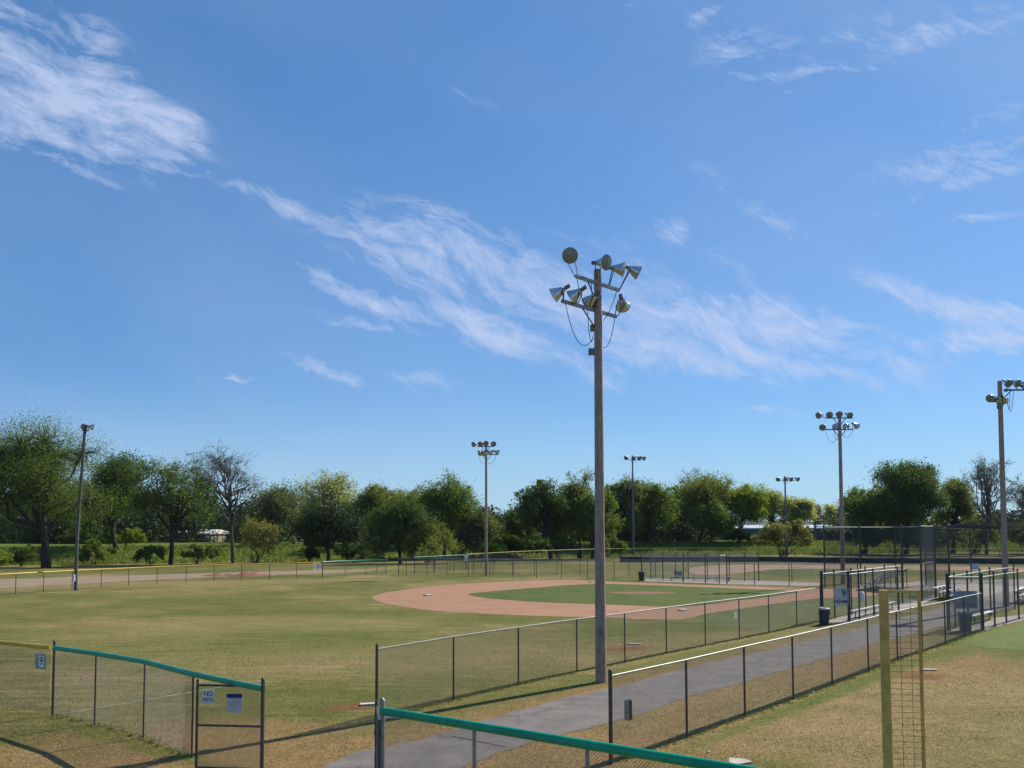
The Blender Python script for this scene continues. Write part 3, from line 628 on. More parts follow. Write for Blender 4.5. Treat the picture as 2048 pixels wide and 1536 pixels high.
# red clay heap beyond the left fence
c = G(480, 1151); xsn = np.linspace(-1, 1, 40); ysn = np.linspace(-1, 1, 14); XX, YY = np.meshgrid(xsn, ysn)
ZZ = np.clip(1-(XX**2+YY**2), 0, None)**.8*(.30+.12*np.sin(XX*7)+.09*np.sin(XX*19+YY*4))-.03
V = np.stack([XX*4.4, YY*2.2, ZZ], -1).reshape(-1, 3); ii = np.arange(13)[:, None]*40+np.arange(39)[None]; Q = np.stack([ii, ii+1, ii+41, ii+40], -1).reshape(-1, 4)
o = npmesh('dirt_pile', V, Q, mat('fresh red clay', (.31, .135, .075), .95, 0, .15, 2, .5, 10)); o.location = (c.x, c.y, 0); tag(o, 'low heap of fresh red clay beyond the far left fence', 'dirt pile')

# ------------------------------------------------------------------ foul pole
fp = W(1767, 1180, 10.5); root = empty('foul_pole', (fp.x, fp.y, 0), 'yellow foul pole with a tall wire side panel at the lower right', 'foul pole')
top = fp.z; wd = .36; pw = .058
mb = MB(); mb.tube([(0, 0, -.1), (0, 0, top)], pw, 16); mb.build('pole', yellowpaint, root, True)
dx = Vector((.985, -.17, 0)).normalized()
mb = MB()
mb.beam(dx*pw+Vector((0, 0, top-.015)), dx*(pw+wd)+Vector((0, 0, top-.015)), .035, .03)
mb.beam(dx*(pw+wd)+Vector((0, 0, 1.0)), dx*(pw+wd)+Vector((0, 0, top)), .03, .035); mb.beam(dx*pw+Vector((0, 0, 1.0)), dx*(pw+wd)+Vector((0, 0, 1.0)), .03, .03)
mb.build('side_frame', yellowpaint, root)
mb = MB(); z = 1.05
while z < top-.03: mb.tube([dx*pw+Vector((0, 0, z)), dx*(pw+wd)+Vector((0, 0, z))], .0034, 4, False); z += .072
for k in (.35, .70): mb.tube([dx*(pw+wd*k)+Vector((0, 0, 1.0)), dx*(pw+wd*k)+Vector((0, 0, top))], .003, 4, False)
mb.build('wire_panel', mat('rusty yellow wire', (.20, .12, .03), .6, .2), root)

# ------------------------------------------------------------------ light poles
def lampM(d):
    z = Vector(d).normalized(); x = Vector((0, 0, 1)).cross(z).normalized(); y = z.cross(x)
    return Matrix((x, y, z)).transposed()
def floodlight(root, o, c, aim, foot_, s=1.0, detail=True):
    """one lamp: bell reflector opening along aim, glass, socket, yoke down to the crossarm"""
    M = lampM(aim); n = 24 if detail else 12; c = Vector(c)
    mb = MB(o); r = .265*s
    mb.lathe([(.055*s, -.44*s), (.10*s, -.42*s), (.12*s, -.34*s), (.15*s, -.26*s), (.215*s, -.12*s), (r, 0), (r*1.05, .012*s), (r*1.05, -.012*s), (r*.97, -.01*s)], n, M, c)
    body = mb.build('floodlight', reflector, root, True)
    mb = MB(o); mb.lathe([(r*.99, .004*s), (r*.6, .03*s), (.001, .04*s)], n, M, c); mb.build('lens', lensm, body, True)
    b = c+M@Vector((0, 0, -.50*s)); mb = MB(o); mb.tube([c+M@Vector((0, 0, -.43*s)), c+M@Vector((0, 0, -.66*s))], .07*s, 10); mb.build('socket', castm, body, True)
    mb = MB(o); mid = c+M@Vector((0, 0, -.40*s)); sx = M@Vector((1, 0, 0))
    for q in (-1, 1): mb.tube([mid+sx*q*.13*s, mid+sx*q*.15*s+Vector((0, 0, -.12*s)), Vector(foot_)+sx*q*.05], .014*s+.004, 5)
    mb.build('yoke', darkpost, body)
def lightpole(label, base, top_z, r0, r1, arms, lamps, cables=(), lean=(0, 0), shaftm=None, bend=0.0, detail=True, boxes=(), conduit=False, braces=(0, 1), name='light_pole', s=1.0, bk=1):
    o = Vector((base.x, base.y, 0)); root = empty(name, o, label, 'light pole', 'stadium light poles around the fields')
    b0 = gz(base.x, base.y) if base.y > 120 else 0
    n = 14; pts = []
    for i in range(n):
        t = i/(n-1); pts.append((base.x+lean[0]*t+bend*math.sin(t*math.pi*1.5)*(1-.3*t), base.y, b0*0-.3+(top_z+.3)*t))
    mb = MB(o); mb.tube(pts, [r0+(r1-r0)*i/(n-1) for i in range(n)], 16); mb.build('pole', shaftm or wood, root, True)
    def axis(z): t = z/top_z; return Vector((base.x+lean[0]*t+bend*math.sin(t*math.pi*1.5)*(1-.3*t), base.y, z))
    for a, b in arms:
        a, b = Vector(a), Vector(b); mb = MB(o); mb.beam(a, b, .09, .10); mb.build('crossarm', galv if detail else darkpost, root)
        z = (a.z+b.z)/2; ax = axis(z-.75)
        for e in [(a, b)[q] for q in braces]:
            p = axis(z).lerp(e, .45); p.z = z-.05; mb = MB(o); mb.tube([p, ax], .022 if detail else .035, 6); mb.build('brace', darkpost, root)
    for c, aim, ft in lamps: floodlight(root, o, c, aim, ft, s, detail)
    for a, b, sag in cables:
        a, b = Vector(a), Vector(b); P = []
        for i in range(11):
            t = i/10; p = a.lerp(b, t); p.z -= sag*4*t*(1-t)*(1.15-.3*t); P.append(p)
        mb = MB(o); mb.tube(P, .012 if detail else .016, 5); mb.build('cable', black, root, True)
    for c, sz in boxes: mb = MB(o); mb.box(c, sz); mb.build('junction_box', castm, root)
    if conduit:
        mb = MB(o); mb.tube([axis(.2)+Vector((-.02, -r0-.02, 0)), axis(1.9)+Vector((-.02, -r0-.015, 0)), axis(4)+Vector((-.06, -r0*.98, 0)), axis(8)+Vector((-.1, -r1*1.05, 0)), axis(top_z*.86)+Vector((-.1, -r1*.95, 0))], .022, 8); mb.build('conduit', mat('conduit grey', (.30, .30, .31), .5, .3), root, True)
        mb = MB(o); mb.box(axis(1.62)+Vector((-.02, -r0-.02, 0)), (.14, .08, .16)); mb.build('conduit_box', castm, root)
    return root
# main pole
b = G(1202, 1364); Yp = b.y
def WP(px, py, dy=0): return W(px, py, Yp+dy)
ua, ub = WP(1151, 534, -.85), WP(1238, 564, .75); la, lb = WP(1124, 584, -1.15), WP(1232, 614, .8)
ua.z = ub.z = 13.15; la.z = lb.z = 12.25
def onarm(a, b, t): return a.lerp(b, t)
lamps = [(WP(1140, 511, -.95), (-.10, -.93, -.33), onarm(ua, ub, 0.02)),
         (WP(1213, 525, -.35), (.66, -.66, -.20), onarm(ua, ub, .5)),
         (WP(1247, 539, .25), (.93, -.24, -.20), onarm(ua, ub, .75)),
         (WP(1277, 546, .75), (.90, .12, -.42), onarm(ua, ub, 1.0)),
         (WP(1106, 591, -1.3), (-.86, .16, -.48), onarm(la, lb, .02)),
         (WP(1142, 595, -.8), (-.80, .34, -.50), onarm(la, lb, .25)),
         (WP(1176, 606, -.1), (-.55, .72, -.42), onarm(la, lb, .5)),
         (WP(1246, 613, .95), (.25, .86, -.38), onarm(la, lb, 1.0))]
ax = lambda z: Vector((b.x, b.y, z))
r_ = .17
cab = [(onarm(ua, ub, .02), ax(12.45)+Vector((-r_, 0, 0)), .45), (onarm(ua, ub, .35), ax(12.5)+Vector((-r_, 0, 0)), .35), (onarm(ua, ub, .95), ax(11.9)+Vector((r_, 0, 0)), .15),
       (onarm(la, lb, .05), ax(11.3)+Vector((-r_, 0, 0)), .75), (onarm(la, lb, .45), ax(11.4)+Vector((-r_, 0, 0)), .6), (onarm(la, lb, .98), ax(11.0)+Vector((r_, 0, 0)), .35)]
lightpole('tallest wooden light pole in the middle with eight floodlights on two crossarms', b, 13.62, .185, .125, [(ua, ub), (la, lb)], lamps, cab, s=.93, boxes=[(ax(12.95-.5)+Vector((-.17, -.02, 0)), (.14, .16, .18)), (ax(11.65)+Vector((-.19, -.02, 0)), (.14, .18, .2)), (ax(10.85)+Vector((-.22, -.04, 0)), (.22, .2, .2))], conduit=True, braces=(0,))

def simplepole(label, base_px, top_py, arms, lamps, r0, r1, leanpx=0, m=None, bend=0, cables=(), s=1.0, boxes=()):
    B = G(*base_px); Yd = B.y; w_ = lambda px, py: W(px, py, Yd)
    tp = w_(base_px[0], top_py); ar = []
    for y, x0, x1 in arms: a, c = w_(x0, y), w_(x1, y); c.z = a.z; ar.append((a, c))
    L = []
    for px, py, aim, ai in lamps:
        a, c = ar[ai]; fx = min(max(w_(px, py).x, a.x), c.x); L.append((w_(px, py), aim, Vector((fx, Yd, a.z))))
    cb = [(w_(*p), w_(*q), sg) for p, q, sg in cables]
    bx_ = [(w_(px, py)+Vector((0, -.1, 0)), sz) for px, py, sz in boxes]
    return lightpole(label, B, tp.z, r0, r1, ar, L, cb, lean=(leanpx*Yd/F, 0), shaftm=m, bend=bend, detail=False, s=s, boxes=bx_)
simplepole('wooden light pole with eight floodlights at the left end of the infield', (972.5, 1151), 893,
           [(893, 955, 987), (909, 957, 996)], [(947, 889, (-.6, -.75, -.3), 0), (961, 888, (-.3, -.9, -.3), 0), (972, 887, (0, -.95, -.3), 0), (987, 888, (.05, -.95, -.3), 0),
            (961, 907, (.3, .9, -.3), 1), (970, 907, (.5, .8, -.3), 1), (983, 906, (.8, .5, -.3), 1), (997, 905, (.9, .3, -.3), 1)], .17, .12, cables=[((957, 909), (971, 925), .5), ((992, 909), (975, 924), .6)], s=1.15)
steelpole = mat('grey steel pole', (.16, .165, .17), .5, .5, .1)
simplepole('slim steel light pole with one row of four lamps in front of the middle trees', (1267, 1113), 911,
           [(920, 1256, 1284)], [(1252, 916, (-.4, -.8, -.4), 0), (1267, 917, (0, -.9, -.4), 0), (1279, 917, (.5, -.7, -.4), 0), (1289, 917, (.7, -.6, -.4), 0)], .22, .13, m=steelpole, s=1.6)
simplepole('slim steel light pole with one row of four lamps above the brown bush', (1573, 1110), 952,
           [(961.5, 1559, 1592)], [(1556, 959, (-.4, -.8, -.4), 0), (1571, 959, (-.1, -.9, -.4), 0), (1583, 959, (.4, -.8, -.4), 0), (1597, 959, (.6, -.7, -.4), 0)], .24, .14, m=steelpole, s=1.7)
simplepole('wooden light pole with eight floodlights standing left of the big round tree', (1686, 1168), 835,
           [(836, 1651, 1705), (859, 1651, 1706)], [(1637, 831, (-.75, -.6, -.25), 0), (1659, 830, (-.3, -.9, -.3), 0), (1679, 829, (0, -.95, -.3), 0), (1700, 831, (.2, -.9, -.4), 0),
            (1645, 855, (-.5, -.8, -.3), 1), (1671, 853, (.1, .8, .5), 1), (1692, 853, (.3, .8, .5), 1), (1714, 852, (.8, .5, -.3), 1)], .20, .14, leanpx=1, cables=[((1651, 860), (1677, 868), 1.0), ((1706, 860), (1684, 868), .5), ((1668, 860), (1678, 870), .7)], s=1.15)
simplepole('thick wooden light pole near the right edge with lamps cropped by the frame', (2012.5, 1213), 762,
           [(780, 2008, 2050), (803, 1984, 2016)], [(2018, 767, (.1, -.85, -.5), 0), (2036, 767, (.35, -.8, -.45), 0), (2050, 770, (.8, -.4, -.4), 0),
            (1980, 797, (-.7, -.6, -.35), 1), (1997, 799, (.2, .9, -.3), 1), (2008, 801, (.6, .75, -.3), 1)], .185, .135, leanpx=2, cables=[((2020, 782), (2014, 795), 1.0), ((2027, 782), (2014, 803), 1.0)], s=.98, boxes=[(2010, 781, (.14, .14, .2)), (1996, 815, (.2, .16, .2))])
simplepole('slightly bowed wooden light pole in front of the big tree on the left', (151.5, 1181), 853,
           [(860.5, 164, 178)], [(168, 854, (0, -.93, -.35), 0), (187, 855, (.8, .3, -.2), 0)], .15, .11, m=mat('dark pole wood', (.13, .12, .11), .9), leanpx=8, bend=-.12, s=1.05)
B = G(150.5, 1181); mb = MB(); mb.box((-.02, -.22, .95), (.16, .12, .3)); mb.box((-.02, -.22, 1.24), (.14, .1, .22)); o = mb.build('meter_box', white); o.location = (B.x, B.y, 0); tag(o, 'small white meter box on the base of the bowed left pole', 'box')

# ------------------------------------------------------------------ safety net on the right
A, Bn, C_, D_ = W(1858, 1056, 66), W(2090, 1004, 52), W(2090, 1052, 60), W(1935, 1056, 66)
def cat(a, b, t, sag): p = a.lerp(b, t); p.z -= sag*4*t*(1-t); return p
v = []; f = []
NU, NV = 110, 34
for i in range(NU+1):
    t = i/NU
    p, q = cat(A, Bn, t, .25), cat(D_, C_, t, .1)
    for k in range(NV): 
        pass
    base = len(v); s = Vector((.009, 0, 0)); v += [p-s, p+s, q+s, q-s]; f.append((base, base+1, base+2, base+3))
for k in range(NV+1):
    u = k/NV; prev = None
    for i in range(0, NU+1, 5):
        t = i/NU; p = cat(A, Bn, t, .25).lerp(cat(D_, C_, t, .1), u)
        if prev is not None: base = len(v); s = Vector((0, 0, .009)); v += [prev-s, prev+s, p+s, p-s]; f.append((base, base+1, base+2, base+3))
        prev = p
root = empty('safety_net', (A.x, A.y, 0), 'dark sagging safety net stretched over the seats at the right edge', 'net')
me = bpy.data.meshes.new('netting'); me.from_pydata([x-Vector((A.x, A.y, 0)) for x in v], [], f); me.materials.append(wiredark); link('netting', me, root)
mb = MB(Vector((A.x, A.y, 0))); mb.tube([cat(A, Bn, i/12, .25) for i in range(13)], .025, 5); mb.build('edge_cable', wiredark, root)
mb = MB(Vector((A.x, A.y, 0))); mb.tube([cat(D_, C_, i/12, .1) for i in range(13)], .025, 5); mb.build('edge_cable', wiredark, root)

# ------------------------------------------------------------------ buildings and truck beyond the bank
def warehouse(label, x0, x1, ytop, Yd, depth, wallm, roofm, doors=4, group=None, hgap=.5):
    a = W(x0, ytop, Yd); b = W(x1, ytop, Yd); zg = 2.3; H = a.z-zg; L = b.x-a.x
    root = empty('warehouse', (a.x, Yd, zg), label, 'building', group)
    mb = MB(); mb.box((L/2, depth/2, H/2-.15), (L, depth, H-.3)); mb.build('wall', wallm, root)
    mb = MB(); mb.add([(-.4, -.4, H-.3), (L+.4, -.4, H-.3), (L+.4, depth+.4, H-.3), (-.4, depth+.4, H-.3), (-.4, -.4, H), (L+.4, -.4, H), (L+.4, depth+.4, H), (-.4, depth+.4, H), (-.4, depth/2, H+.9), (L+.4, depth/2, H+.9)],
                     [(0, 3, 2, 1), (0, 1, 5, 4), (2, 3, 7, 6), (4, 5, 9, 8), (6, 7, 8, 9), (3, 0, 4, 8, 7), (1, 2, 6, 9, 5)]); mb.build('roof', roofm, root)
    for k in range(doors):
        x = L*(k+.5)/doors; mb = MB(); mb.box((x, -.03, min(1.6, H*.36)), (min(3.4, L/doors*.4), .06, min(3.0, H*.7))); mb.build('door', mat('roller door', (.14, .15, .17), .6), root)
    return root
wallm = mat('blue grey metal siding', (.10, .115, .15), .6, 0, .08, 1, stretch=(8, 8, .2)); roofm = mat('pale metal roof', (.62, .63, .66), .4, .2, .06, 1)
warehouse('long low dark walled warehouse with pale roof behind the right hand trees', 1425, 2140, 1056, 232, 30, wallm, roofm, 9)
warehouse('small flat grey building rising behind the long warehouse roof', 1655, 1718, 1049, 300, 16, mat('grey block', (.25, .25, .26), .8), mat('grey roof', (.3, .31, .33), .6), 2)
warehouse('low building with bright white roof glimpsed between the left trees', 345, 412, 1066, 205, 18, mat('tan siding', (.30, .26, .20), .8), white, 2)
warehouse('small white roofed building glimpsed right of the dark tree', 702, 732, 1069, 215, 14, mat('tan siding', (.30, .26, .20), .8), white, 1)
warehouse('pale roofed building glimpsed left of the central tree clump', 1002, 1044, 1080, 215, 14, mat('tan siding', (.30, .26, .20), .8), roofm, 1)
tp = G(628, 1100); TY = 178; c = W(628, 1092, TY); root = empty('pickup_truck', (c.x, TY, 2.36), 'white pickup truck parked on the bank behind the dark tree', 'truck')
mb = MB(); mb.add([(-2.6, -.95, .45), (2.6, -.95, .45), (2.6, .95, .45), (-2.6, .95, .45), (-2.65, -.95, 1.05), (2.55, -.92, 1.0), (2.55, .92, 1.0), (-2.65, .95, 1.05)], [(0, 3, 2, 1), (4, 5, 6, 7), (0, 1, 5, 4), (1, 2, 6, 5), (2, 3, 7, 6), (3, 0, 4, 7)]); mb.build('body', white, root)
mb = MB(); mb.add([(-.9, -.9, 1.03), (1.5, -.9, 1.0), (1.5, .9, 1.0), (-.9, .9, 1.03), (-.7, -.75, 1.75), (.75, -.75, 1.75), (.75, .75, 1.75), (-.7, .75, 1.75)], [(4, 5, 6, 7), (0, 1, 5, 4), (1, 2, 6, 5), (2, 3, 7, 6), (3, 0, 4, 7)]); cab_ = mb.build('cab', white, root)
for x0, x1 in ((-.6, .05), (.15, .95)):
    mb = MB(); mb.add([(x0, -.90, 1.12), (x1, -.90, 1.12), (x1-.15, -.80, 1.62), (x0+.05, -.80, 1.62)], [(0, 1, 2, 3)]); mb.build('window', black, cab_)
for x in (-1.7, 1.7):
    for y in (-.9, .9): mb = MB(); mb.tube([(x, y-.11, .38), (x, y+.11, .38)], .38, 14); mb.build('wheel', black, root, True)

# ------------------------------------------------------------------ trees
def leafmat(name, c, trans=.35):
    m = bpy.data.materials.new(name); m.use_nodes = True; t = NT(m.node_tree); t.n.clear()
    o = t.node('ShaderNodeOutputMaterial'); d = t.node('ShaderNodeBsdfPrincipled'); d.inputs['Roughness'].default_value = .6; d.inputs['Specular IOR Level'].default_value = .25
    tr = t.node('ShaderNodeBsdfTranslucent'); mx = t.node('ShaderNodeMixShader'); mx.inputs[0].default_value = trans
    a = t.node('ShaderNodeAttribute'); a.attribute_name = 'tint'
    P = t.node('ShaderNodeNewGeometry').outputs['Position']
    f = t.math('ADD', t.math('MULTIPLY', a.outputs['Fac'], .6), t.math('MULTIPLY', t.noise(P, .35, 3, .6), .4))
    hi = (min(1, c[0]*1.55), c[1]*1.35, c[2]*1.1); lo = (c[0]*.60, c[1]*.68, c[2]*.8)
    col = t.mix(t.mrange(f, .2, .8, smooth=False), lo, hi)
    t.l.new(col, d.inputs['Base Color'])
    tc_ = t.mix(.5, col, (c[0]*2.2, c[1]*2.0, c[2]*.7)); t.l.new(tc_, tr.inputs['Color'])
    t.l.new(d.outputs[0], mx.inputs[1]); t.l.new(tr.outputs[0], mx.inputs[2]); t.l.new(mx.outputs[0], o.inputs[0])
    return m
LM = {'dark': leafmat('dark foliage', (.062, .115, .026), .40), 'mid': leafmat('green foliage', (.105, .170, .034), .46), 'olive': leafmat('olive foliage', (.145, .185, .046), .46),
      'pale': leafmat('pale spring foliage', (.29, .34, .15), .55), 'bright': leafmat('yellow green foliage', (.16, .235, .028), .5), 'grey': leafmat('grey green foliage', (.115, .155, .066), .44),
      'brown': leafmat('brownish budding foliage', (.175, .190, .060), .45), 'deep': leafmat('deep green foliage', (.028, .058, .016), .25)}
def unit(n): v = rng.normal(size=(n, 3)); return v/np.linalg.norm(v, axis=1)[:, None]
def leaves(cent, per, sig, size):
    n = len(cent)*per; C = np.repeat(cent, per, 0)+rng.normal(size=(n, 3))*np.repeat(sig, per)[:, None]
    u = unit(n); t = unit(n); v = np.cross(u, t); v /= np.linalg.norm(v, axis=1)[:, None]
    s = size*rng.uniform(.55, 1.35, n)[:, None]
    V = np.stack([C-u*s, C+v*s*.55-u*s*.1, C+u*s, C-v*s*.55+u*s*.15], 1).reshape(-1, 3)
    Q = np.arange(n*4).reshape(n, 4)
    ct = np.repeat(rng.uniform(0, 1, len(cent)), per); tint = np.clip(ct*.65+rng.uniform(0, 1, n)*.35, 0, 1)
    return V, Q, tint
def segs_mesh(S, nside=4):
    """S: array of (p0,p1,r0,r1) rows -> tapered tubes"""
    S = np.asarray(S); p0 = S[:, 0:3]; p1 = S[:, 3:6]; r0 = S[:, 6]; r1 = S[:, 7]
    d = p1-p0; d /= np.linalg.norm(d, axis=1)[:, None]+1e-9
    a = np.cross(d, np.array([0.31, .83, .46])); a /= np.linalg.norm(a, axis=1)[:, None]+1e-9; b = np.cross(d, a)
    V = []
    for P, r in ((p0, r0), (p1, r1)):
        for k in range(nside):
            an = 2*math.pi*k/nside; V.append(P+(a*math.cos(an)+b*math.sin(an))*r[:, None])
    V = np.stack(V, 1); n = len(S); base = (np.arange(n)*2*nside)[:, None]
    Q = np.concatenate([np.stack([base[:, 0]+k, base[:, 0]+(k+1) % nside, base[:, 0]+nside+(k+1) % nside, base[:, 0]+nside+k], 1) for k in range(nside)])
    return V.reshape(-1, 3), Q
def limb(S, a, b, r0, r1, n=4, wob=.12, droop=0):
    a = np.array(a, float); b = np.array(b, float); L = np.linalg.norm(b-a); prev = a; pr = r0
    for i in range(1, n+1):
        t = i/n; p = a+(b-a)*t+(rng.normal(size=3)*wob*L*(1-t)*t*2 if i < n else 0); p[2] += droop*L*math.sin(t*math.pi)
        r = r0+(r1-r0)*t; S.append((*prev, *p, pr, r)); prev = p; pr = r
    return prev
def tree(label, base, x0, x1, yt, yb, kind='mid', form='leafy', dens=1.0, group='trees along the bank', tr=None, fork=.22, size=.30, cat='tree', name='tree', ground=None, lobes=None, Yd=None, flat=.55):
    if Yd is None: B = G(*base); Yd = B.y; zb = 0.0
    else:
        B = W(base[0], base[1], Yd); zb = gz(B.x, Yd)
    Bx = B.x
    tp = W((x0+x1)/2, yt, Yd); bt = W((x0+x1)/2, yb, Yd)
    cx = tp.x; rx = (x1-x0)/2/F*Yd; zt = tp.z; zl = max(bt.z-(1.0 if form in ('leafy', 'sparse') else 0), zb+.2); cz = (zt+zl)/2; rz = (zt-zl)/2; ry = min(rx, 7.5)*.9
    rx *= 1.16; rz *= 1.0
    root = empty(name, (Bx, Yd, zb), label, cat, group)
    o = np.array([Bx, Yd, zb]); H = zt-zb
    r0 = tr if tr else max(.12, .028*H)
    nl = lobes or int(9+rx*1.6+rz*.9); nl = min(nl, 28)
    d = unit(nl); rr = rng.uniform(.35, .84, nl)[:, None]
    d[:, 2] = np.where(d[:, 2] < -.55, -d[:, 2], d[:, 2])
    LC = np.array([cx, Yd, cz])+d*rr*np.array([rx, ry, rz]); lr = rng.uniform(.22, .40, nl)*min(rx, rz*1.25)
    S = []
    fk = np.array([Bx+(cx-Bx)*.35, Yd, zb+max(.6, (zl-zb)*.8+rz*2*fork*.5)])
    if form != 'bush':
        limb(S, (Bx, Yd, zb-.3), fk, r0*1.15, r0*.75, 4, .03)
        topk = np.array([cx, Yd, cz+rz*.35]); limb(S, fk, topk, r0*.7, r0*.2, 5, .10)
    else:
        fk = np.array([Bx, Yd, zb+.1]); topk = fk
    cent = []; sig = []
    for c, r in zip(LC, lr):
        if form == 'bush': start = fk+rng.normal(size=3)*.3*np.array([rx*.3, .3, 0]); ra = r0*.24
        else:
            tt = rng.uniform(0, .55); start = fk+(topk-fk)*tt; ra = r0*(.50-.25*tt)
        end = limb(S, start, c, ra, ra*.3, 5, .13, .06)
        m = max(5, int(10*min(dens, 1.6)*max(.6, r/1.7)**1.7)) if form in ('leafy', 'bush') else (8 if form == 'sparse' else 6)
        dd = unit(m); cc = c+dd*(r*rng.uniform(.45, 1.05, m)[:, None])*np.array([1, 1, .85])
        for q in cc:
            a = c+(q-c)*rng.uniform(0, .15)
            limb(S, a if form != 'bare' else start+(c-start)*rng.uniform(.55, 1), q, max(ra*.28, .03), .018, 3, .16)
            if form in ('bare', 'sparse'):
                kt = 6 if form == 'bare' else 5
                for _ in range(kt):
                    e = q+unit(1)[0]*rng.uniform(.5, 1.0)*np.array([1, 1, .8])*r*.75+np.array([0, 0, .15*r]); mid = limb(S, q+(c-q)*rng.uniform(0, .5), e, .024, .010, 2, .15)
                    if form == 'bare':
                        for _ in range(2): e2 = e+unit(1)[0]*rng.uniform(.3, .8); S.append((*(e+(q-e)*rng.uniform(0, .6)), *e2, .012, .008))
                    cent.append(e); sig.append(.30)
        cent += list(cc); sig += [min(r*.34, .62+.1*r)]*m
    S = np.array(S); S[:, 0:3] -= o; S[:, 3:6] -= o
    V, Q = segs_mesh(S, 5 if form != 'bare' else 4); npmesh('trunk', V, Q, bark if form not in ('bare',) else barkgrey, root)
    cent = np.array(cent)-o; sig = np.array(sig)
    keep = cent[:, 2] > .1; cent = cent[keep]; sig = sig[keep]
    per = {'leafy': 58, 'sparse': int(4.5*dens), 'bush': int(36+18*dens), 'bare': 1}[form]
    sz = size*Yd/130*(.75 if form == 'sparse' else .76)
    if form == 'leafy' or form == 'bush': # satellite sprays break the outline
        ex = unit(len(LC)*4); e2 = np.repeat(LC-o, 4, 0)+ex*np.repeat(lr, 4)[:, None]*1.0; cent = np.concatenate([cent, e2]); sig = np.concatenate([sig, np.full(len(e2), .30)*np.repeat(lr, 4)*.45])
    V, Q, tn = leaves(cent, max(1, per), sig, sz*.62)
    ok = V.reshape(-1, 4, 3)[:, :, 2].min(1) > .02; Q = Q[ok]; tn = tn[ok]
    if form == 'bare': ok = rng.uniform(size=len(Q)) < .5; Q = Q[ok]; tn = tn[ok]
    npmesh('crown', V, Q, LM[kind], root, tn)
    return root

T = tree
# big tree on the left and its neighbours
T('huge spreading green tree at the left edge with a thick fluted trunk', (92, 1136), -70, 245, 836, 1078, 'mid', dens=1.35, tr=.62, lobes=40, size=.25)
T('dark leafy tree filling the gap right of the huge left tree', (232, 1118), 140, 300, 905, 1100, 'dark', dens=1.1, Yd=142)
T('open leafy tree with a forked dark trunk left of the bare tree', (342, 1129), 262, 432, 912, 1080, 'mid', 'sparse', dens=3.2, tr=.36)
T('tall nearly bare tree with thin grey twigs', (466, 1126), 385, 530, 880, 1060, 'olive', 'bare', dens=3, tr=.38)
T('grey green rounded tree right of the bare tree', (555, 1100), 492, 612, 972, 1092, 'grey', dens=.8, Yd=160)
T('pale yellow green airy tree rising behind the dark one', (655, 1095), 596, 718, 944, 1060, 'pale', 'sparse', dens=2.2, Yd=185)
T('very dark spreading tree before the white pickup', (657, 1124), 586, 728, 1000, 1112, 'deep', dens=1.0, tr=.40)
T('olive tree between the two dark trees', (742, 1100), 692, 800, 970, 1085, 'olive', dens=.9, Yd=165)
T('dark dense tree just right of the left fence end', (800, 1127), 735, 862, 1000, 1122, 'dark', dens=1.1, tr=.34)
T('olive topped tree behind the dark dense one', (820, 1100), 770, 880, 982, 1090, 'olive', dens=.9, Yd=160)
T('tall bright edged tree left of the second light pole', (888, 1112), 828, 962, 950, 1090, 'mid', dens=1.1, Yd=150, tr=.36)
T('low olive thicket left of the second light pole', (860, 1127), 790, 925, 1048, 1126, 'olive', 'bush', dens=.9)
T('grey green tree directly behind the second light pole', (945, 1112), 900, 1005, 1012, 1112, 'grey', dens=.9, Yd=150)
T('small yellow green shrub at the foot of the second light pole', (985, 1122), 960, 1012, 1085, 1122, 'bright', 'bush', dens=.6)
T('low dark tree in the dip between the two tree clumps', (1030, 1112), 992, 1072, 1026, 1112, 'dark', dens=.9, Yd=155)
T('thin bare treetop in the dip between the clumps', (1035, 1105), 1012, 1062, 1012, 1060, 'grey', 'bare', dens=1, Yd=170, tr=.15)
T('dark large leaved tree at the left end of the central clump', (1102, 1114), 1036, 1142, 945, 1100, 'dark', dens=1.1, Yd=146, tr=.36)
T('brownish half bare tree inside the central clump', (1100, 1117), 1075, 1150, 990, 1090, 'brown', 'sparse', dens=1.5, tr=.25)
T('thin topped tree just left of the tallest pole', (1160, 1114), 1118, 1206, 932, 1100, 'olive', 'sparse', dens=3, Yd=150)
T('green tree behind the tallest pole', (1185, 1116), 1140, 1240, 965, 1112, 'mid', dens=1.1, Yd=148)
T('grey green tree just right of the tallest pole', (1235, 1095), 1200, 1290, 950, 1094, 'grey', dens=1.0, Yd=172)
T('leafy tree behind the slim steel light pole', (1300, 1094), 1245, 1352, 955, 1092, 'mid', dens=1.0, Yd=176)
T('lighter green tree right of the slim steel light pole', (1335, 1092), 1308, 1375, 965, 1090, 'olive', dens=.9, Yd=182)
T('wiry bare crown poking above the right central trees', (1392, 1092), 1352, 1426, 938, 1010, 'grey', 'bare', dens=1.5, Yd=195, tr=.25)
T('broad tree with dark trunk and yellow green top', (1400, 1087), 1350, 1470, 955, 1070, 'olive', dens=1.1, Yd=186, tr=.42)
T('round fresh green tree standing low before the broad tree', (1423, 1087), 1378, 1466, 1000, 1086, 'mid', dens=1.1, Yd=180)
T('yellow green dome shaped tree with dark leaning trunk', (1478, 1087), 1440, 1532, 965, 1062, 'bright', dens=1.1, Yd=186, tr=.36)
T('pale airy tree right of the yellow green dome', (1540, 1087), 1510, 1585, 972, 1070, 'pale', 'sparse', dens=2.4, Yd=192)
T('pale flowering looking tree right of the second steel pole', (1598, 1087), 1572, 1628, 985, 1070, 'pale', 'sparse', dens=2.6, Yd=192)
T('thin leafless bush beside the pale tree', (1630, 1087), 1605, 1655, 1005, 1070, 'grey', 'bare', dens=1, Yd=200, tr=.15)
T('brownish yellow budding tree low in front of the bank', (1567, 1112), 1512, 1618, 1040, 1106, 'brown', 'bush', dens=1.0, tr=.25, Yd=150)
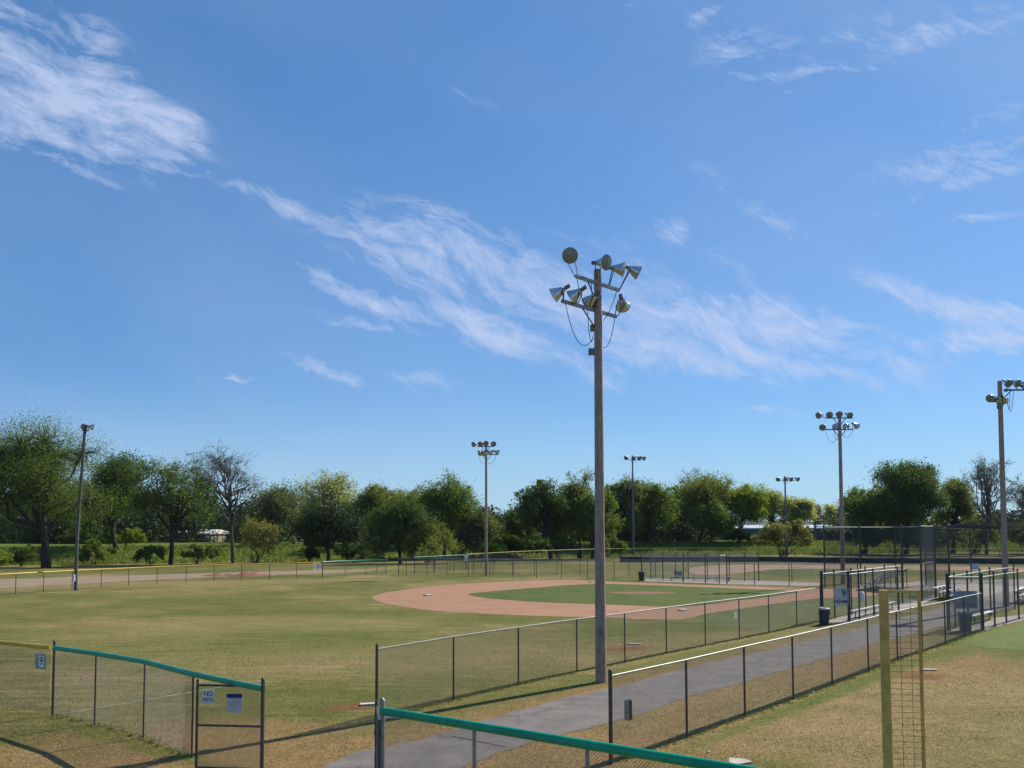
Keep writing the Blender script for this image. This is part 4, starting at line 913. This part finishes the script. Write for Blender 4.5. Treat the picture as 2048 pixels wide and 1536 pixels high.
T('small pale tree against the distant hill', (1670, 1075), 1645, 1692, 1006, 1062, 'pale', 'sparse', dens=1.6, Yd=240, tr=.2)
T('low green shrub before the warehouse wall', (1655, 1086), 1632, 1690, 1058, 1085, 'olive', 'bush', dens=.7, Yd=198)
T('lighter green tree leaning against the big round tree', (1730, 1090), 1688, 1790, 955, 1084, 'mid', dens=1.0, Yd=176)
T('big round dense green tree on the right', (1812, 1100), 1752, 1882, 908, 1090, 'dark', dens=1.6, Yd=170, tr=.42, lobes=40)
T('loose pale green tree right of the big round one', (1905, 1092), 1872, 1948, 945, 1085, 'olive', 'sparse', dens=3, Yd=178)
T('bare many branched tree just left of the thick right pole', (1972, 1092), 1925, 2030, 902, 1068, 'grey', 'bare', dens=1, Yd=165, tr=.32)
T('bare crooked tree cut by the right edge', (2056, 1092), 2008, 2110, 945, 1070, 'grey', 'bare', dens=1.6, Yd=165, tr=.34)
T('olive undergrowth left of the thick right pole', (1950, 1100), 1885, 2010, 1040, 1098, 'olive', 'bush', dens=.9, Yd=172)
T('olive undergrowth at the right edge', (2060, 1100), 2000, 2130, 1035, 1098, 'grey', 'bush', dens=.9, Yd=172)
T('dark undergrowth below the big round tree', (1800, 1100), 1715, 1885, 1050, 1102, 'dark', 'bush', dens=1.0, Yd=165)
T('bright lime shrub at the left edge below the huge tree', (-8, 1146), -40, 20, 1082, 1146, 'bright', 'bush', dens=.9, cat='bush', name='bush', group='bushes at the foot of the bank')
T('low shrub just left of the huge tree trunk', (45, 1134), 18, 72, 1092, 1132, 'mid', 'bush', dens=.6, cat='bush', name='bush', group='bushes at the foot of the bank')
T('sparse sapling shrub right of the bowed pole', (190, 1130), 158, 225, 1082, 1128, 'mid', 'bush', dens=.5, cat='bush', name='bush', group='bushes at the foot of the bank')
T('yellowish shrub on the bank under the dark leafy tree', (252, 1100), 228, 285, 1055, 1098, 'bright', 'bush', dens=.6, Yd=150, cat='bush', name='bush', group='bushes at the foot of the bank')
T('low shrub between the yellowish shrub and the forked tree', (298, 1130), 268, 330, 1092, 1128, 'mid', 'bush', dens=.5, cat='bush', name='bush', group='bushes at the foot of the bank')
T('tangled olive shrub right of the forked trunk', (395, 1129), 360, 440, 1090, 1127, 'olive', 'bush', dens=.6, cat='bush', name='bush', group='bushes at the foot of the bank')
T('tall brownish shrub at the foot of the bare tree', (510, 1127), 470, 560, 1040, 1124, 'brown', 'bush', dens=.5, cat='bush', name='bush', group='bushes at the foot of the bank')
T('dark low bush under the very dark tree', (618, 1125), 598, 645, 1096, 1124, 'deep', 'bush', dens=.6, cat='bush', name='bush', group='bushes at the foot of the bank')
T('green understory bush between the dark trees', (710, 1125), 672, 745, 1082, 1124, 'dark', 'bush', dens=.7, cat='bush', name='bush', group='bushes at the foot of the bank')
T('dark undergrowth at the foot of the central clump', (1115, 1120), 1045, 1180, 1068, 1119, 'dark', 'bush', dens=.9, cat='bush', name='bush', group='bushes at the foot of the bank')
T('green undergrowth behind the foot of the tallest pole', (1215, 1116), 1175, 1262, 1070, 1112, 'mid', 'bush', dens=.6, Yd=155, cat='bush', name='bush', group='bushes at the foot of the bank')
for i_, (a_, b_, t_, kd, lb) in enumerate(((590, 680, 1072, 'deep', 'dark undergrowth around the trunk of the very dark tree'), (725, 800, 1078, 'deep', 'dark undergrowth behind the left fence end post'), (795, 860, 1060, 'dark', 'green undergrowth right of the left fence end'),
        (900, 970, 1066, 'grey', 'grey green undergrowth left of the second light pole foot'), (975, 1060, 1062, 'dark', 'dark undergrowth right of the second light pole'), (470, 600, 1062, 'grey', 'tangled grey green scrub right of the bare tree trunk'),
        (1262, 1345, 1058, 'mid', 'green scrub around the foot of the slim steel pole'), (1440, 1512, 1062, 'dark', 'dark scrub under the yellow green dome tree'), (120, 235, 1060, 'dark', 'dark scrub between the huge tree and the dark leafy tree'), (1690, 1760, 1050, 'dark', 'dark scrub left of the big round tree'))):
    T(lb, ((a_+b_)/2, 1110), a_, b_, t_, 1116 if i_ not in (6, 7, 9) else 1090, kd, 'bush', dens=.9, Yd=(148, 150, 143, 147, 152, 155, 178, 184, 150, 172)[i_], cat='bush', name='bush', group='bushes at the foot of the bank')
# far-off wood closing the gaps
cent = []; sig = []
for px in np.concatenate([np.arange(-140, 1420, 10), np.arange(1705, 2200, 11)]):
    Yd = rng.uniform(196, 250); top_ = 1018+9*math.sin(px*.021)+7*math.sin(px*.057)+(8 if px > 950 else 0)+(-22 if px < 330 else 0)+(14 if px > 1250 else 0)
    for _ in range(17):
        p = W(px+rng.normal()*8, rng.uniform(top_, 1092), Yd); cent.append((p.x, Yd+rng.uniform(-6, 6), max(p.z, 2.8))); sig.append(1.25)
V, Q, tn = leaves(np.array(cent), 60, np.array(sig), .42)
tag(npmesh('far_wood', V, Q, LM['deep'], None, tn), 'dark far-off wood behind the row of trees', 'woods', kind='stuff')
# long grass: along the bank and in the strips the mower misses under the fences
def tufts(name, label, pts, h, wd, m, per=5):
    P = np.repeat(np.array(pts), per, 0); n = len(P); P = P+np.concatenate([rng.normal(size=(n, 2))*wd*3, np.zeros((n, 1))], 1)
    a = rng.uniform(0, 6.28, n); d = np.stack([np.cos(a), np.sin(a), np.zeros(n)], 1)*wd; hh = h*rng.uniform(.5, 1.3, n)[:, None]
    ln = rng.normal(size=(n, 3))*np.array([.35, .35, 0])*hh
    V = np.stack([P-d, P+d, P+d*.25+ln+np.array([0, 0, 1])*hh], 1).reshape(-1, 3); Q = np.arange(n*3).reshape(n, 3)
    return tag(npmesh(name, V, Q, m, None, rng.uniform(0, 1, n)), label, 'grass', kind='stuff')
pts = []
for _ in range(16000):
    X_ = rng.uniform(-110, 150); Y_ = float(foot(X_))+rng.uniform(-1, 19)**1.0
    pts.append((X_, Y_, gz(X_, Y_)))
tufts('bank_grass', 'long bright grass growing on the bank', pts, .42, .10, leafmat('bank grass', (.12, .165, .030), .4), 3)
pts = []
def along(P, n, wdt):
    for a, b in zip(P, P[1:]):
        L = (b-a).length
        for _ in range(int(L*n)): p = a.lerp(b, rng.uniform()); pts.append((p.x+rng.normal()*wdt, p.y+rng.normal()*wdt, 0))
along(f1, 22, .07); along(f2, 26, .09); along([lf[0], lf[1], lf[2], gl], 26, .10); along(cp, 20, .08); along(ve, 14, .1)
tufts('fence_weeds', 'short weeds and grass along the fence bottoms', pts, .055, .010, leafmat('weeds', (.13, .16, .055), .3), 7)
pp_ = np.array([(p.x, p.y) for p in gp(pathpts)])
def inside(x, y, poly):
    c = np.zeros(len(x), bool); j = len(poly)-1
    for i in range(len(poly)):
        xi, yi = poly[i]; xj, yj = poly[j]
        c ^= ((yi > y) != (yj > y)) & (x < (xj-xi)*(y-yi)/(yj-yi+1e-9)+xi); j = i
    return c
n = 120000; yy = 12+26*rng.uniform(0, 1, n)**1.25; xx = rng.uniform(-.68, .68, n)*yy
k = ~inside(xx, yy, pp_); nz = np.sin(xx*1.7+yy*.9)+np.sin(xx*.6-yy*1.3)+rng.normal(size=n)*.9
pts = np.stack([xx, yy, np.zeros(n)], 1)[k]; nz = nz[k]
tufts('dry_turf', 'short dry straw coloured grass blades', pts[nz > .3], .028, .011, leafmat('dry blades', (.36, .30, .17), .2), 1)
tufts('green_turf', 'short green grass blades', pts[nz < -.5], .030, .011, leafmat('green blades', (.14, .17, .055), .3), 1)

for k_, (px, py, lb) in enumerate(((1627, 1386, 'tiny white paper scrap in the grass right of the path fence'), (1418, 1505, 'tiny white scrap of litter above the lower green cap'), (1571, 1293, 'tiny white scrap lying on the far edge of the asphalt path'), (1083, 1305, 'tiny white scrap on the grass left of the tallest pole'))):
    c = G(px, py); mb = MB(); a_ = .045; mb.add([(-a_, -a_*.6, .004), (a_, -a_*.5, .012), (a_*.8, a_*.7, .03), (-a_*.7, a_*.6, .018), (0, 0, .045)], [(0, 1, 4), (1, 2, 4), (2, 3, 4), (3, 0, 4), (3, 2, 1, 0)])
    o = mb.build('paper_scrap', white); o.location = (c.x, c.y, .012); o.rotation_euler = (0, 0, k_*1.3); tag(o, lb, 'paper scrap', 'white paper scraps')
# ------------------------------------------------------------------ air
hb = MB(); hb.box((0, 1400, 44), (7000, 4400, 90)); hz = bpy.data.materials.new('haze'); hz.use_nodes = True; t = NT(hz.node_tree); t.n.clear()
o = t.node('ShaderNodeOutputMaterial'); v = t.node('ShaderNodeVolumePrincipled'); v.inputs['Color'].default_value = (.80, .88, 1, 1); v.inputs['Density'].default_value = .00005; t.l.new(v.outputs[0], o.inputs['Volume'])
tag(hb.build('haze', hz), 'thin blue air over the fields', kind='stuff')
